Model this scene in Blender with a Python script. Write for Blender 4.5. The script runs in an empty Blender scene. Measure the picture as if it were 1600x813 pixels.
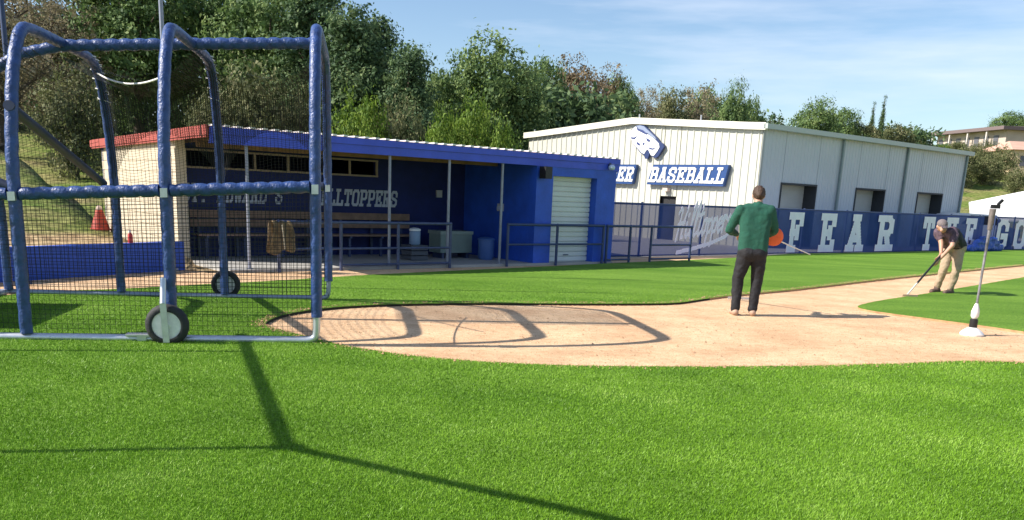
import bpy, bmesh, math, random
import numpy as np
from mathutils import Vector, Matrix
from mathutils.geometry import tessellate_polygon
R = math.radians
SC = bpy.context.scene
COL = SC.collection
random.seed(7)
rng = np.random.default_rng(7)

# ------------------------------------------------------------------ camera
F, CX, CY, H = 1330.0, 800.0, 620.0, 1.5
PITCH, ROLL = R(13.5), R(2.5)
_fw = np.array([0, math.cos(PITCH), -math.sin(PITCH)])
_up = np.array([0, math.sin(PITCH), math.cos(PITCH)])
_rt = np.array([1.0, 0, 0])
CR = math.cos(ROLL) * _rt + math.sin(ROLL) * _up
CU = -math.sin(ROLL) * _rt + math.cos(ROLL) * _up
EYE = np.array([0, 0, H])
cam = bpy.data.cameras.new('camera')
cam_o = bpy.data.objects.new('camera', cam)
COL.objects.link(cam_o)
SC.camera = cam_o
cam.sensor_width = 36
cam.lens = 36 * F / 1600
cam.shift_y = (CY - 406.5) / 1600
cam.clip_start = 0.1
cam.clip_end = 3000
M4 = Matrix.Identity(4)
for i in range(3):
    M4[i][0], M4[i][1], M4[i][2], M4[i][3] = CR[i], CU[i], -_fw[i], EYE[i]
cam_o.matrix_world = M4

# ------------------------------------------------------------------ world, sun, exposure
SUN_AZ, SUN_EL = 258.0, 38.0          # where the sun stands, clockwise from +Y
w = bpy.data.worlds.new('World')
SC.world = w
w.use_nodes = True
nt = w.node_tree
nt.nodes.clear()
out = nt.nodes.new('ShaderNodeOutputWorld')
bg = nt.nodes.new('ShaderNodeBackground')
bg.inputs['Strength'].default_value = 0.094
sky = nt.nodes.new('ShaderNodeTexSky')
sky.sky_type = 'NISHITA'
sky.sun_disc = False
sky.sun_elevation = R(SUN_EL)
sky.sun_rotation = R(SUN_AZ)
sky.air_density = 1.0
sky.dust_density = 0.6
sky.ozone_density = 3.0
tc = nt.nodes.new('ShaderNodeTexCoord')
mp = nt.nodes.new('ShaderNodeMapping')
mp.inputs['Scale'].default_value = (1.6, 1.6, 13)
mp.inputs['Rotation'].default_value = (0, R(5), 0)
nz = nt.nodes.new('ShaderNodeTexNoise')
nz.inputs['Scale'].default_value = 1.7
nz.inputs['Detail'].default_value = 6
nz.inputs['Roughness'].default_value = 0.55
cr = nt.nodes.new('ShaderNodeValToRGB')
cr.color_ramp.elements[0].position = 0.46
cr.color_ramp.elements[0].color = (0, 0, 0, 1)
cr.color_ramp.elements[1].position = 0.74
cr.color_ramp.elements[1].color = (0.5, 0.5, 0.5, 1)
mixc = nt.nodes.new('ShaderNodeMix')
mixc.data_type = 'RGBA'
mixc.inputs[7].default_value = (6.2, 6.6, 7.4, 1)
nt.links.new(tc.outputs['Generated'], mp.inputs['Vector'])
nt.links.new(mp.outputs[0], nz.inputs['Vector'])
nt.links.new(nz.outputs['Fac'], cr.inputs[0])
nt.links.new(cr.outputs[0], mixc.inputs[0])
nt.links.new(sky.outputs[0], mixc.inputs[6])
nt.links.new(mixc.outputs[2], bg.inputs[0])
nt.links.new(bg.outputs[0], out.inputs[0])

sl = bpy.data.lights.new('sun', 'SUN')
sl.energy = 4.6
sl.angle = R(0.38)
sl.color = (1.0, 0.93, 0.83)
so = bpy.data.objects.new('sun', sl)
COL.objects.link(so)
_sd = Vector((math.sin(R(SUN_AZ)) * math.cos(R(SUN_EL)), math.cos(R(SUN_AZ)) * math.cos(R(SUN_EL)), math.sin(R(SUN_EL))))
so.rotation_euler = _sd.to_track_quat('Z', 'Y').to_euler()
so.location = _sd * 50
SC.view_settings.view_transform = 'Standard'
SC.view_settings.look = 'None'
SC.view_settings.exposure = 0.86
SC.view_settings.gamma = 1
SC.view_settings.use_curve_mapping = False
SC.cycles.transparent_max_bounces = 24
SC.cycles.max_bounces = 8

# ------------------------------------------------------------------ measuring helpers
def ray(x, y):
    return _fw + (x - CX) / F * CR + (CY - y) / F * CU
def G(x, y, z=0.0):                       # pixel -> point on the ground
    d = ray(x, y)
    return EYE + d * ((z - H) / d[2])
def at(x, y, Y):                          # pixel -> point at depth Y
    d = ray(x, y)
    return EYE + d * (Y / d[1])
AZ = R(51)
U = np.array([math.sin(AZ), math.cos(AZ), 0])       # along the dugout and the fence
N = np.array([math.cos(AZ), -math.sin(AZ), 0])      # from them out to the field
def W(s, n, z):
    return (U[0] * s + N[0] * n, U[1] * s + N[1] * n, z)
def onN(x, y, n):
    d = ray(x, y)
    t = (n - EYE @ N) / (d @ N)
    q = EYE + d * t
    return q @ U, q[2]
def onS(x, y, s):
    d = ray(x, y)
    t = (s - EYE @ U) / (d @ U)
    q = EYE + d * t
    return q @ N, q[2]

# ------------------------------------------------------------------ materials
MATS = {}
def mat(name, col, rough=0.7, metal=0.0, var=0.0, scale=3.0, bump=0.0, bscale=40.0, spec=None, col2=None, detail=4.0, stretch=None, coat=0.0, sheen=0.0):
    if name in MATS:
        return MATS[name]
    m = bpy.data.materials.new(name)
    m.use_nodes = True
    t = m.node_tree
    b = t.nodes['Principled BSDF']
    b.inputs['Base Color'].default_value = (*col, 1)
    b.inputs['Roughness'].default_value = rough
    b.inputs['Metallic'].default_value = metal
    if spec is not None:
        b.inputs['Specular IOR Level'].default_value = spec
    b.inputs['Coat Weight'].default_value = coat
    tcn = t.nodes.new('ShaderNodeTexCoord')
    vec = tcn.outputs['Object']
    if stretch:
        mpn = t.nodes.new('ShaderNodeMapping')
        mpn.inputs['Scale'].default_value = stretch
        t.links.new(vec, mpn.inputs['Vector'])
        vec = mpn.outputs[0]
    if var > 0 or col2:
        n = t.nodes.new('ShaderNodeTexNoise')
        n.inputs['Scale'].default_value = scale
        n.inputs['Detail'].default_value = detail
        n.inputs['Roughness'].default_value = 0.65
        t.links.new(vec, n.inputs['Vector'])
        r = t.nodes.new('ShaderNodeValToRGB')
        r.color_ramp.elements[0].position = 0.3
        r.color_ramp.elements[1].position = 0.7
        if col2:
            a, c = col, col2
        else:
            a = tuple(x * (1 - var) for x in col)
            c = tuple(min(1, x * (1 + var)) for x in col)
        r.color_ramp.elements[0].color = (*a, 1)
        r.color_ramp.elements[1].color = (*c, 1)
        t.links.new(n.outputs['Fac'], r.inputs[0])
        t.links.new(r.outputs[0], b.inputs['Base Color'])
    if bump > 0:
        n2 = t.nodes.new('ShaderNodeTexNoise')
        n2.inputs['Scale'].default_value = bscale
        n2.inputs['Detail'].default_value = 3
        t.links.new(vec, n2.inputs['Vector'])
        bp = t.nodes.new('ShaderNodeBump')
        bp.inputs['Strength'].default_value = bump
        bp.inputs['Distance'].default_value = 0.02
        t.links.new(n2.outputs['Fac'], bp.inputs['Height'])
        t.links.new(bp.outputs[0], b.inputs['Normal'])
    MATS[name] = m
    return m

def leafmat(name, cols, rough=0.55, transl=0.25):
    """foliage: every leaf (mesh island) gets its own tint, larger clumps drift in colour"""
    m = bpy.data.materials.new(name)
    m.use_nodes = True
    t = m.node_tree
    b = t.nodes['Principled BSDF']
    b.inputs['Roughness'].default_value = rough
    b.inputs['Specular IOR Level'].default_value = 0.35
    g = t.nodes.new('ShaderNodeNewGeometry')
    r = t.nodes.new('ShaderNodeValToRGB')
    els = r.color_ramp.elements
    while len(els) < len(cols):
        els.new(0.5)
    for i, c in enumerate(cols):
        els[i].position = i / (len(cols) - 1)
        els[i].color = (*c, 1)
    tcn = t.nodes.new('ShaderNodeTexCoord')
    n = t.nodes.new('ShaderNodeTexNoise')
    n.inputs['Scale'].default_value = 0.9
    n.inputs['Detail'].default_value = 3
    t.links.new(tcn.outputs['Object'], n.inputs['Vector'])
    a = t.nodes.new('ShaderNodeMath')
    a.operation = 'MULTIPLY_ADD'
    a.inputs[1].default_value = 1.6
    a.inputs[2].default_value = -0.55
    t.links.new(n.outputs['Fac'], a.inputs[0])
    b2 = t.nodes.new('ShaderNodeMath')
    b2.operation = 'MULTIPLY_ADD'
    b2.inputs[1].default_value = 0.5
    t.links.new(g.outputs['Random Per Island'], b2.inputs[0])
    t.links.new(a.outputs[0], b2.inputs[2])
    t.links.new(b2.outputs[0], r.inputs[0])
    t.links.new(r.outputs[0], b.inputs['Base Color'])
    tr = t.nodes.new('ShaderNodeBsdfTranslucent')
    t.links.new(r.outputs[0], tr.inputs[0])
    mx = t.nodes.new('ShaderNodeMixShader')
    mx.inputs[0].default_value = transl
    t.links.new(b.outputs[0], mx.inputs[1])
    t.links.new(tr.outputs[0], mx.inputs[2])
    t.links.new(mx.outputs[0], t.nodes['Material Output'].inputs[0])
    MATS[name] = m
    return m

def netmat(name, col, cell, cord):
    """open netting: cords of real width on UVs measured in metres"""
    m = bpy.data.materials.new(name)
    m.use_nodes = True
    t = m.node_tree
    b = t.nodes['Principled BSDF']
    b.inputs['Base Color'].default_value = (*col, 1)
    b.inputs['Roughness'].default_value = 0.8
    uv = t.nodes.new('ShaderNodeUVMap')
    sp = t.nodes.new('ShaderNodeSeparateXYZ')
    t.links.new(uv.outputs[0], sp.inputs[0])
    outs = []
    for i in range(2):
        d = t.nodes.new('ShaderNodeMath')
        d.operation = 'DIVIDE'
        d.inputs[1].default_value = cell
        t.links.new(sp.outputs[i], d.inputs[0])
        f = t.nodes.new('ShaderNodeMath')
        f.operation = 'FRACT'
        t.links.new(d.outputs[0], f.inputs[0])
        l = t.nodes.new('ShaderNodeMath')
        l.operation = 'LESS_THAN'
        l.inputs[1].default_value = cord / cell
        t.links.new(f.outputs[0], l.inputs[0])
        outs.append(l)
    mxm = t.nodes.new('ShaderNodeMath')
    mxm.operation = 'MAXIMUM'
    t.links.new(outs[0].outputs[0], mxm.inputs[0])
    t.links.new(outs[1].outputs[0], mxm.inputs[1])
    t.links.new(mxm.outputs[0], b.inputs['Alpha'])
    MATS[name] = m
    return m

# ------------------------------------------------------------------ mesh building
class MB:
    def __init__(s):
        s.v, s.f, s.mi = [], [], []
    def add(s, vs, fs, mi=0):
        o = len(s.v)
        s.v += [tuple(map(float, p)) for p in vs]
        s.f += [tuple(i + o for i in f) for f in fs]
        s.mi += [mi] * len(fs)
    def box(s, x0, x1, y0, y1, z0, z1, T=None, mi=0):
        P = [(x, y, z) for z in (z0, z1) for y in (y0, y1) for x in (x0, x1)]
        if T:
            P = [T(*p) for p in P]
        s.add(P, [(0, 2, 3, 1), (4, 5, 7, 6), (0, 1, 5, 4), (2, 6, 7, 3), (0, 4, 6, 2), (1, 3, 7, 5)], mi)
    def bar(s, a, b, wd, ht, up=(0, 0, 1), mi=0):
        a, b = Vector(a), Vector(b)
        d = (b - a).normalized()
        x = d.cross(Vector(up))
        if x.length < 1e-4:
            x = Vector((1, 0, 0))
        x.normalize()
        y = x.cross(d)
        P = []
        for p in (a, b):
            for i, j in ((-1, -1), (1, -1), (1, 1), (-1, 1)):
                P.append(p + x * i * wd / 2 + y * j * ht / 2)
        s.add(P, [(0, 1, 2, 3), (7, 6, 5, 4), (0, 4, 5, 1), (1, 5, 6, 2), (2, 6, 7, 3), (3, 7, 4, 0)], mi)
    def tube(s, pts, r, n=12, helix=None, cap=True, mi=0, flat=1.0):
        """swept tube; r a number or a list; helix=(turns per metre, depth) for wrapped padding"""
        P = [Vector(p) for p in pts]
        if helix:
            Q = [P[0]]
            RR = [r if not isinstance(r, (list, tuple)) else r[0]]
            for i in range(len(P) - 1):
                L = (P[i + 1] - P[i]).length
                k = max(1, int(L / 0.018))
                for j in range(1, k + 1):
                    Q.append(P[i].lerp(P[i + 1], j / k))
            P = Q
        rr = list(r) if isinstance(r, (list, tuple)) else [r] * len(P)
        if len(rr) != len(P):
            rr = [rr[0]] * len(P)
        up = None
        rings = []
        Lc = 0
        for i, p in enumerate(P):
            if i:
                Lc += (p - P[i - 1]).length
            d = (P[min(i + 1, len(P) - 1)] - P[max(i - 1, 0)]).normalized()
            if up is None:
                up = Vector((0, 0, 1)) if abs(d.z) < 0.9 else Vector((0, 1, 0))
            x = d.cross(up).normalized()
            up = x.cross(d).normalized()
            ring = []
            for k in range(n):
                a = 2 * math.pi * k / n
                q = rr[i]
                if helix:
                    ph = (Lc * helix[0] + k / n) % 1.0
                    q = rr[i] * (1 - helix[1] * (1 - math.sqrt(max(0, 1 - (2 * ph - 1) ** 2))) ** 1.0)
                ring.append(p + x * math.cos(a) * q + up * math.sin(a) * q * flat)
            rings.append(ring)
        vs = [v for g in rings for v in g]
        fs = []
        for i in range(len(P) - 1):
            for k in range(n):
                k2 = (k + 1) % n
                fs.append((i * n + k, i * n + k2, (i + 1) * n + k2, (i + 1) * n + k))
        if cap:
            fs.append(tuple(range(n - 1, -1, -1)))
            fs.append(tuple((len(P) - 1) * n + k for k in range(n)))
        s.add(vs, fs, mi)
    def lathe(s, prof, c=(0, 0, 0), ax='z', n=24, mi=0, T=None):
        vs, fs = [], []
        for r_, h_ in prof:
            for k in range(n):
                a = 2 * math.pi * k / n
                if ax == 'z':
                    p = (r_ * math.cos(a), r_ * math.sin(a), h_)
                elif ax == 'y':
                    p = (r_ * math.cos(a), h_, r_ * math.sin(a))
                else:
                    p = (h_, r_ * math.cos(a), r_ * math.sin(a))
                p = (p[0] + c[0], p[1] + c[1], p[2] + c[2])
                vs.append(T(*p) if T else p)
        for i in range(len(prof) - 1):
            for k in range(n):
                k2 = (k + 1) % n
                fs.append((i * n + k, i * n + k2, (i + 1) * n + k2, (i + 1) * n + k))
        fs.append(tuple(range(n - 1, -1, -1)))
        fs.append(tuple((len(prof) - 1) * n + k for k in range(n)))
        s.add(vs, fs, mi)
    def ball(s, c, r, sx=1, sy=1, sz=1, n=16, m=10, rot=None, mi=0):
        vs, fs = [], []
        for j in range(1, m):
            ph = math.pi * j / m
            for k in range(n):
                a = 2 * math.pi * k / n
                v = Vector((math.sin(ph) * math.cos(a) * r * sx, math.sin(ph) * math.sin(a) * r * sy, math.cos(ph) * r * sz))
                if rot:
                    v = rot @ v
                vs.append(v + Vector(c))
        t_ = Vector((0, 0, r * sz)); b_ = Vector((0, 0, -r * sz))
        if rot:
            t_, b_ = rot @ t_, rot @ b_
        vs += [t_ + Vector(c), b_ + Vector(c)]
        T0, B0 = len(vs) - 2, len(vs) - 1
        for j in range(m - 2):
            for k in range(n):
                k2 = (k + 1) % n
                fs.append((j * n + k, (j + 1) * n + k, (j + 1) * n + k2, j * n + k2))
        for k in range(n):
            k2 = (k + 1) % n
            fs.append((T0, k, k2))
            fs.append((B0, (m - 2) * n + k2, (m - 2) * n + k))
        s.add(vs, fs, mi)
    def cap(s, a, b, ra, rb, n=14):
        """tapered capsule between two joints"""
        a, b = Vector(a), Vector(b)
        d = b - a
        L = d.length
        q = Vector((0, 0, 1)).rotation_difference(d)
        prof = [(ra * math.sin(t), -ra * math.cos(t)) for t in (0.15, 0.5, 0.9, 1.3)] + [(ra, 0), (rb, L)]
        prof += [(rb * math.sin(t), L - rb * math.cos(t)) for t in (1.85, 2.25, 2.65, 3.0)]
        vs, fs = [], []
        for r_, h_ in prof:
            for k in range(n):
                an = 2 * math.pi * k / n
                vs.append(a + q @ Vector((r_ * math.cos(an), r_ * math.sin(an), h_)))
        for i in range(len(prof) - 1):
            for k in range(n):
                k2 = (k + 1) % n
                fs.append((i * n + k, i * n + k2, (i + 1) * n + k2, (i + 1) * n + k))
        fs.append(tuple(range(n - 1, -1, -1)))
        fs.append(tuple((len(prof) - 1) * n + k for k in range(n)))
        s.add(vs, fs)
    def prism(s, poly, z0, z1, T=None, mi=0, side_mi=None, holes=()):
        """polygon (list of 2D) with thickness between z0 and z1"""
        loops = [poly] + list(holes)
        flat = [p for l in loops for p in l]
        tris = tessellate_polygon([[Vector((p[0], p[1], 0)) for p in l] for l in loops])
        n = len(flat)
        P = [(p[0], p[1], z1) for p in flat] + [(p[0], p[1], z0) for p in flat]
        if T:
            P = [T(*p) for p in P]
        def area(t):
            a, b, c = (flat[i] for i in t)
            return (b[0] - a[0]) * (c[1] - a[1]) - (c[0] - a[0]) * (b[1] - a[1])
        top = [t if area(t) > 0 else (t[0], t[2], t[1]) for t in tris]
        s.add(P, top + [(t[2] + n, t[1] + n, t[0] + n) for t in top], mi)
        o = 0
        sm = mi if side_mi is None else side_mi
        for l in loops:
            k = len(l)
            s.add([P[o + i] for i in range(k)] + [P[n + o + i] for i in range(k)],
                  [(i, i + k, (i + 1) % k + k, (i + 1) % k) for i in range(k)], sm)
            o += k
    def build(s, name, mats, parent=None, smooth=False, recalc=True):
        me = bpy.data.meshes.new(name)
        me.from_pydata(s.v, [], s.f)
        if not isinstance(mats, (list, tuple)):
            mats = [mats]
        for m in mats:
            me.materials.append(m)
        if len(mats) > 1:
            me.polygons.foreach_set('material_index', s.mi)
        if recalc:
            bm = bmesh.new()
            bm.from_mesh(me)
            bmesh.ops.recalc_face_normals(bm, faces=bm.faces)
            bm.to_mesh(me)
            bm.free()
        if smooth:
            me.polygons.foreach_set('use_smooth', [True] * len(me.polygons))
        o = bpy.data.objects.new(name, me)
        COL.objects.link(o)
        if parent:
            o.parent = parent
            o.matrix_parent_inverse = Matrix.Translation(-Vector(parent.location))
        return o

def tag(o, label, cat, group=None, kind=None):
    o['label'] = label
    o['category'] = cat
    if group:
        o['group'] = group
    if kind:
        o['kind'] = kind
    return o
def struct(o):
    o['kind'] = 'structure'
    return o
def thing(name, loc, label, cat, group=None):
    o = bpy.data.objects.new(name, None)
    o.empty_display_size = 0.2
    o.location = tuple(float(x) for x in loc)
    COL.objects.link(o)
    return tag(o, label, cat, group)
def smooth_angle(o, deg=40):
    me = o.data
    me.polygons.foreach_set('use_smooth', [True] * len(me.polygons))
    bm = bmesh.new()
    bm.from_mesh(me)
    for e in bm.edges:
        if len(e.link_faces) == 2 and e.calc_face_angle(0) > R(deg):
            e.smooth = False
    bm.to_mesh(me)
    bm.free()
    return o
def bake(o, mods):
    """apply modifiers given as (type, dict)"""
    for ty, kw in mods:
        m = o.modifiers.new(ty.lower(), ty)
        for k, v in kw.items():
            setattr(m, k, v)
    dg = bpy.context.evaluated_depsgraph_get()
    dg.update()
    me = bpy.data.meshes.new_from_object(o.evaluated_get(dg))
    o.modifiers.clear()
    old = o.data
    me.name = old.name
    o.data = me
    bpy.data.meshes.remove(old)
    me.polygons.foreach_set('use_smooth', [True] * len(me.polygons))
    return o

# ------------------------------------------------------------------ lettering (slab block capitals drawn as strokes)
GLY = {
 'A': [[(1.4, 1), (4, 11), (6.6, 1)], [(2.6, 4.2), (5.4, 4.2)], [(0.6, 1), (2.6, 1)], [(5.4, 1), (7.4, 1)], [(3.0, 11), (4.8, 11)]],
 'B': [[(2, 1), (2, 11)], [(0.9, 11), (5.2, 11), (6.4, 10), (6.4, 7.2), (5.3, 6.2), (2, 6.2)], [(5.3, 6.2), (6.8, 5), (6.8, 2.2), (5.6, 1), (0.9, 1)]],
 'D': [[(2, 1), (2, 11)], [(0.9, 11), (5.2, 11), (6.8, 9.4), (6.8, 2.6), (5.2, 1), (0.9, 1)]],
 'E': [[(2, 1), (2, 11)], [(0.9, 11), (6.7, 11), (6.7, 9.2)], [(2, 6), (5, 6), (5, 7.2)], [(5, 6), (5, 4.8)], [(0.9, 1), (6.7, 1), (6.7, 2.8)]],
 'F': [[(2.2, 1), (2.2, 11)], [(0.9, 11), (6.9, 11), (6.9, 9.0)], [(2, 6), (5, 6), (5, 7.2)], [(5, 6), (5, 4.8)], [(0.9, 1), (3.6, 1)]],
 'G': [[(6.8, 8.4), (6.8, 9.6), (5.4, 11), (2.6, 11), (1.2, 9.6), (1.2, 2.4), (2.6, 1), (5.4, 1), (6.8, 2.4), (6.8, 5.2), (4.2, 5.2)]],
 'H': [[(2, 1), (2, 11)], [(6, 1), (6, 11)], [(2, 6), (6, 6)], [(0.9, 1), (3, 1)], [(5, 1), (7.1, 1)], [(0.9, 11), (3, 11)], [(5, 11), (7.1, 11)]],
 'I': [[(4, 1), (4, 11)], [(2.6, 1), (5.4, 1)], [(2.6, 11), (5.4, 11)]],
 'L': [[(2.2, 1), (2.2, 11)], [(0.9, 11), (3.7, 11)], [(0.9, 1), (6.9, 1), (6.9, 3.2)]],
 'O': [[(2.6, 11), (1.2, 9.6), (1.2, 2.4), (2.6, 1), (5.4, 1), (6.8, 2.4), (6.8, 9.6), (5.4, 11), (2.6, 11)]],
 'P': [[(2, 1), (2, 11)], [(0.9, 11), (5.4, 11), (6.8, 9.8), (6.8, 6.6), (5.4, 5.4), (2, 5.4)], [(0.9, 1), (3.4, 1)]],
 'R': [[(2, 1), (2, 11)], [(0.9, 11), (5.4, 11), (6.7, 9.9), (6.7, 7.2), (5.4, 6), (2, 6)], [(4.6, 6), (6.2, 1)], [(0.9, 1), (3.1, 1)], [(5.4, 1), (7.4, 1)]],
 'S': [[(6.7, 8.2), (6.7, 9.6), (5.4, 11), (2.6, 11), (1.3, 9.6), (1.3, 7.6), (2.6, 6.4), (5.4, 5.6), (6.7, 4.4), (6.7, 2.4), (5.4, 1), (2.6, 1), (1.3, 2.4), (1.3, 3.8)]],
 'T': [[(4, 1), (4, 11)], [(1, 9), (1, 11), (7, 11), (7, 9)], [(2.6, 1), (5.4, 1)]],
 'W': [[(1, 11), (2.4, 1), (4, 8), (5.6, 1), (7, 11)], [(0.2, 11), (1.9, 11)], [(6.1, 11), (7.8, 11)]],
 '.': [[(3.4, 1), (4.2, 1)]],
 "'": [[(4, 9), (4, 11)]],
 ' ': [],
}
def strokes_to_boxes(mb, strokes, sw, cell, T, z0, z1):
    """rasterise strokes and add the covered cells as merged bars (front at z1)"""
    segs = []
    for st in strokes:
        for a, b in zip(st[:-1], st[1:]):
            segs.append((a, b))
    if not segs:
        return
    A = np.array([s_[0] for s_ in segs], float)
    B = np.array([s_[1] for s_ in segs], float)
    lo = np.minimum(A, B).min(0) - sw
    hi = np.maximum(A, B).max(0) + sw
    xs = np.arange(lo[0], hi[0], cell) + cell / 2
    ys = np.arange(lo[1], hi[1], cell) + cell / 2
    X, Y = np.meshgrid(xs, ys)
    m = np.zeros(X.shape, bool)
    for a, b in zip(A, B):
        d = b - a
        L2 = max(1e-9, d @ d)
        t = np.clip(((X - a[0]) * d[0] + (Y - a[1]) * d[1]) / L2, 0, 1)
        dx, dy = np.abs(X - a[0] - t * d[0]), np.abs(Y - a[1] - t * d[1])
        m |= np.where((abs(d[0]) < 1e-6) | (abs(d[1]) < 1e-6), np.maximum(dx, dy) <= sw / 2, dx * dx + dy * dy <= sw * sw / 4)
    open_ = {}
    runs_out = []
    for j in range(m.shape[0]):
        row = np.flatnonzero(np.diff(np.concatenate(([0], m[j].astype(int), [0]))))
        cur = {}
        for a, b in zip(row[::2], row[1::2]):
            cur[(a, b)] = open_.get((a, b), j)
        for k, j0 in open_.items():
            if k not in cur:
                runs_out.append((k, j0, j))
        open_ = cur
    for k, j0 in open_.items():
        runs_out.append((k, j0, m.shape[0]))
    for (a, b), j0, j1 in runs_out:
        mb.box(lo[0] + a * cell, lo[0] + b * cell, lo[1] + j0 * cell, lo[1] + j1 * cell, z0, z1, T)
def text(mb, s, x0, x1, y0, y1, T, z0, z1, sw=1.9, slant=0.0, adv=8.4):
    """block text filling x0..x1, y0..y1 of a plane"""
    n = len(s)
    kx = (x1 - x0) / (n * adv)
    ky = (y1 - y0) / 12.0
    for i, ch in enumerate(s):
        ox = x0 + i * adv * kx
        def TT(x, y, z, ox=ox):
            return T(ox + x * kx + slant * (y * ky), y0 + y * ky, z)
        strokes_to_boxes(mb, GLY[ch], sw, 0.25, TT, z0, z1)

# ------------------------------------------------------------------ the ground
def sstep(t):
    t = min(1, max(0, t))
    return t * t * (3 - 2 * t)
def base_n(s):
    if s < 4.93:
        return 14.9
    if s < 14.5:
        return 22.0
    if s < 22:
        return 22 + 9.5 * (s - 14.5) / 7.5
    if s < 42:
        return 31.5
    return 31.5 + 28 * sstep((s - 42) / 20)
def terrain(s, n):
    b = -n - base_n(s)
    z = -0.02
    if b > 0:
        if s < 4.93:
            z = 0.16 + 0.012 * b + 17 * (1 - math.exp(-0.0085 * max(0, b - 4.5))) * sstep((b - 4.5) / 4 + 0.2)
        else:
            z = 15 * (1 - math.exp(-0.0085 * b)) * sstep(b / 3 + 0.3)
    y = s * U[1] + n * N[1]
    x = s * U[0] + n * N[0]
    zr = 11 * sstep((y - 55) / 85) * sstep((x - 8) / 20)
    z = max(z, zr if zr > 0.02 else z)
    if b > 1.5 or zr > 0.3:
        z += 0.18 * math.sin(x * 0.55 + 1.3) * math.sin(y * 0.47) * min(1, max(b, y - 60) / 8)
    return z
def terr_xy(x, y):
    return terrain(x * U[0] + y * U[1], x * N[0] + y * N[1])
def steps(pairs):
    r = []
    for a, b, k in pairs:
        r += [a + (b - a) * i / k for i in range(k)]
    return r + [pairs[-1][1]]
ss = steps([(-400, -60, 12), (-60, -12, 24), (-12, 4.9, 30), (4.9, 4.96, 1), (4.96, 60, 60), (60, 140, 30), (140, 600, 12)])
nn = steps([(-600, -160, 12), (-160, -70, 40), (-70, -22, 60), (-22, -14.95, 18), (-14.95, -14.85, 1), (-14.85, 60, 16), (60, 300, 4)])
vs = [(W(s, n, terrain(s, n))) for n in nn for s in ss]
k = len(ss)
fs = [(j * k + i, j * k + i + 1, (j + 1) * k + i + 1, (j + 1) * k + i) for j in range(len(nn) - 1) for i in range(k - 1)]
mb = MB()
mb.add(vs, fs)
gm = bpy.data.materials.new('hillside')
gm.use_nodes = True
t = gm.node_tree
b = t.nodes['Principled BSDF']
b.inputs['Roughness'].default_value = 0.95
b.inputs['Specular IOR Level'].default_value = 0.1
tcn = t.nodes.new('ShaderNodeTexCoord')
dt = t.nodes.new('ShaderNodeVectorMath'); dt.operation = 'DOT_PRODUCT'
dt.inputs[1].default_value = tuple(N)
t.links.new(tcn.outputs['Object'], dt.inputs[0])
mr = t.nodes.new('ShaderNodeMapRange')
mr.inputs[1].default_value = -17.5
mr.inputs[2].default_value = -22
t.links.new(dt.outputs['Value'], mr.inputs[0])
n1 = t.nodes.new('ShaderNodeTexNoise'); n1.inputs['Scale'].default_value = 0.45; n1.inputs['Detail'].default_value = 6
n2 = t.nodes.new('ShaderNodeTexNoise'); n2.inputs['Scale'].default_value = 3.5; n2.inputs['Detail'].default_value = 5
for q in (n1, n2):
    t.links.new(tcn.outputs['Object'], q.inputs['Vector'])
r1 = t.nodes.new('ShaderNodeValToRGB')
r1.color_ramp.elements[0].position = 0.32; r1.color_ramp.elements[0].color = (0.16, 0.10, 0.055, 1)
r1.color_ramp.elements[1].position = 0.66; r1.color_ramp.elements[1].color = (0.46, 0.35, 0.20, 1)
e = r1.color_ramp.elements.new(0.5); e.color = (0.36, 0.26, 0.15, 1)
r2 = t.nodes.new('ShaderNodeValToRGB')
r2.color_ramp.elements[0].position = 0.35; r2.color_ramp.elements[0].color = (0.07, 0.12, 0.02, 1)
r2.color_ramp.elements[1].position = 0.68; r2.color_ramp.elements[1].color = (0.20, 0.25, 0.06, 1)
t.links.new(n2.outputs['Fac'], r1.inputs[0]); t.links.new(n2.outputs['Fac'], r2.inputs[0])
ad = t.nodes.new('ShaderNodeMath'); ad.operation = 'MULTIPLY_ADD'; ad.inputs[1].default_value = 2.2
ad.use_clamp = True
sb = t.nodes.new('ShaderNodeMath'); sb.operation = 'SUBTRACT'; sb.inputs[1].default_value = 1.3
t.links.new(mr.outputs[0], sb.inputs[0])
t.links.new(n1.outputs['Fac'], ad.inputs[0]); t.links.new(sb.outputs[0], ad.inputs[2])
mx = t.nodes.new('ShaderNodeMix'); mx.data_type = 'RGBA'
t.links.new(ad.outputs[0], mx.inputs[0]); t.links.new(r1.outputs[0], mx.inputs[6]); t.links.new(r2.outputs[0], mx.inputs[7])
t.links.new(mx.outputs[2], b.inputs['Base Color'])
bp = t.nodes.new('ShaderNodeBump'); bp.inputs['Strength'].default_value = 0.8; bp.inputs['Distance'].default_value = 0.15
t.links.new(n2.outputs['Fac'], bp.inputs['Height']); t.links.new(bp.outputs[0], b.inputs['Normal'])
struct(mb.build('ground', gm, smooth=True))

# clay: one sheet under everything inside the fence
def px(pts):
    return [tuple(G(*p)[:2]) for p in pts]
cl = bpy.data.materials.new('clay')
cl.use_nodes = True
t = cl.node_tree
b = t.nodes['Principled BSDF']
b.inputs['Roughness'].default_value = 0.95
b.inputs['Specular IOR Level'].default_value = 0.15
tcn = t.nodes.new('ShaderNodeTexCoord')
mpn = t.nodes.new('ShaderNodeMapping'); mpn.inputs['Scale'].default_value = (0.85, 1.15, 1)
t.links.new(tcn.outputs['Object'], mpn.inputs['Vector'])
n1 = t.nodes.new('ShaderNodeTexNoise'); n1.inputs['Scale'].default_value = 1.3; n1.inputs['Detail'].default_value = 5
n2 = t.nodes.new('ShaderNodeTexNoise'); n2.inputs['Scale'].default_value = 55; n2.inputs['Detail'].default_value = 4; n2.inputs['Roughness'].default_value = 0.8
n3 = t.nodes.new('ShaderNodeTexNoise'); n3.inputs['Scale'].default_value = 9; n3.inputs['Detail'].default_value = 5; n3.inputs['Roughness'].default_value = 0.7
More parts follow.
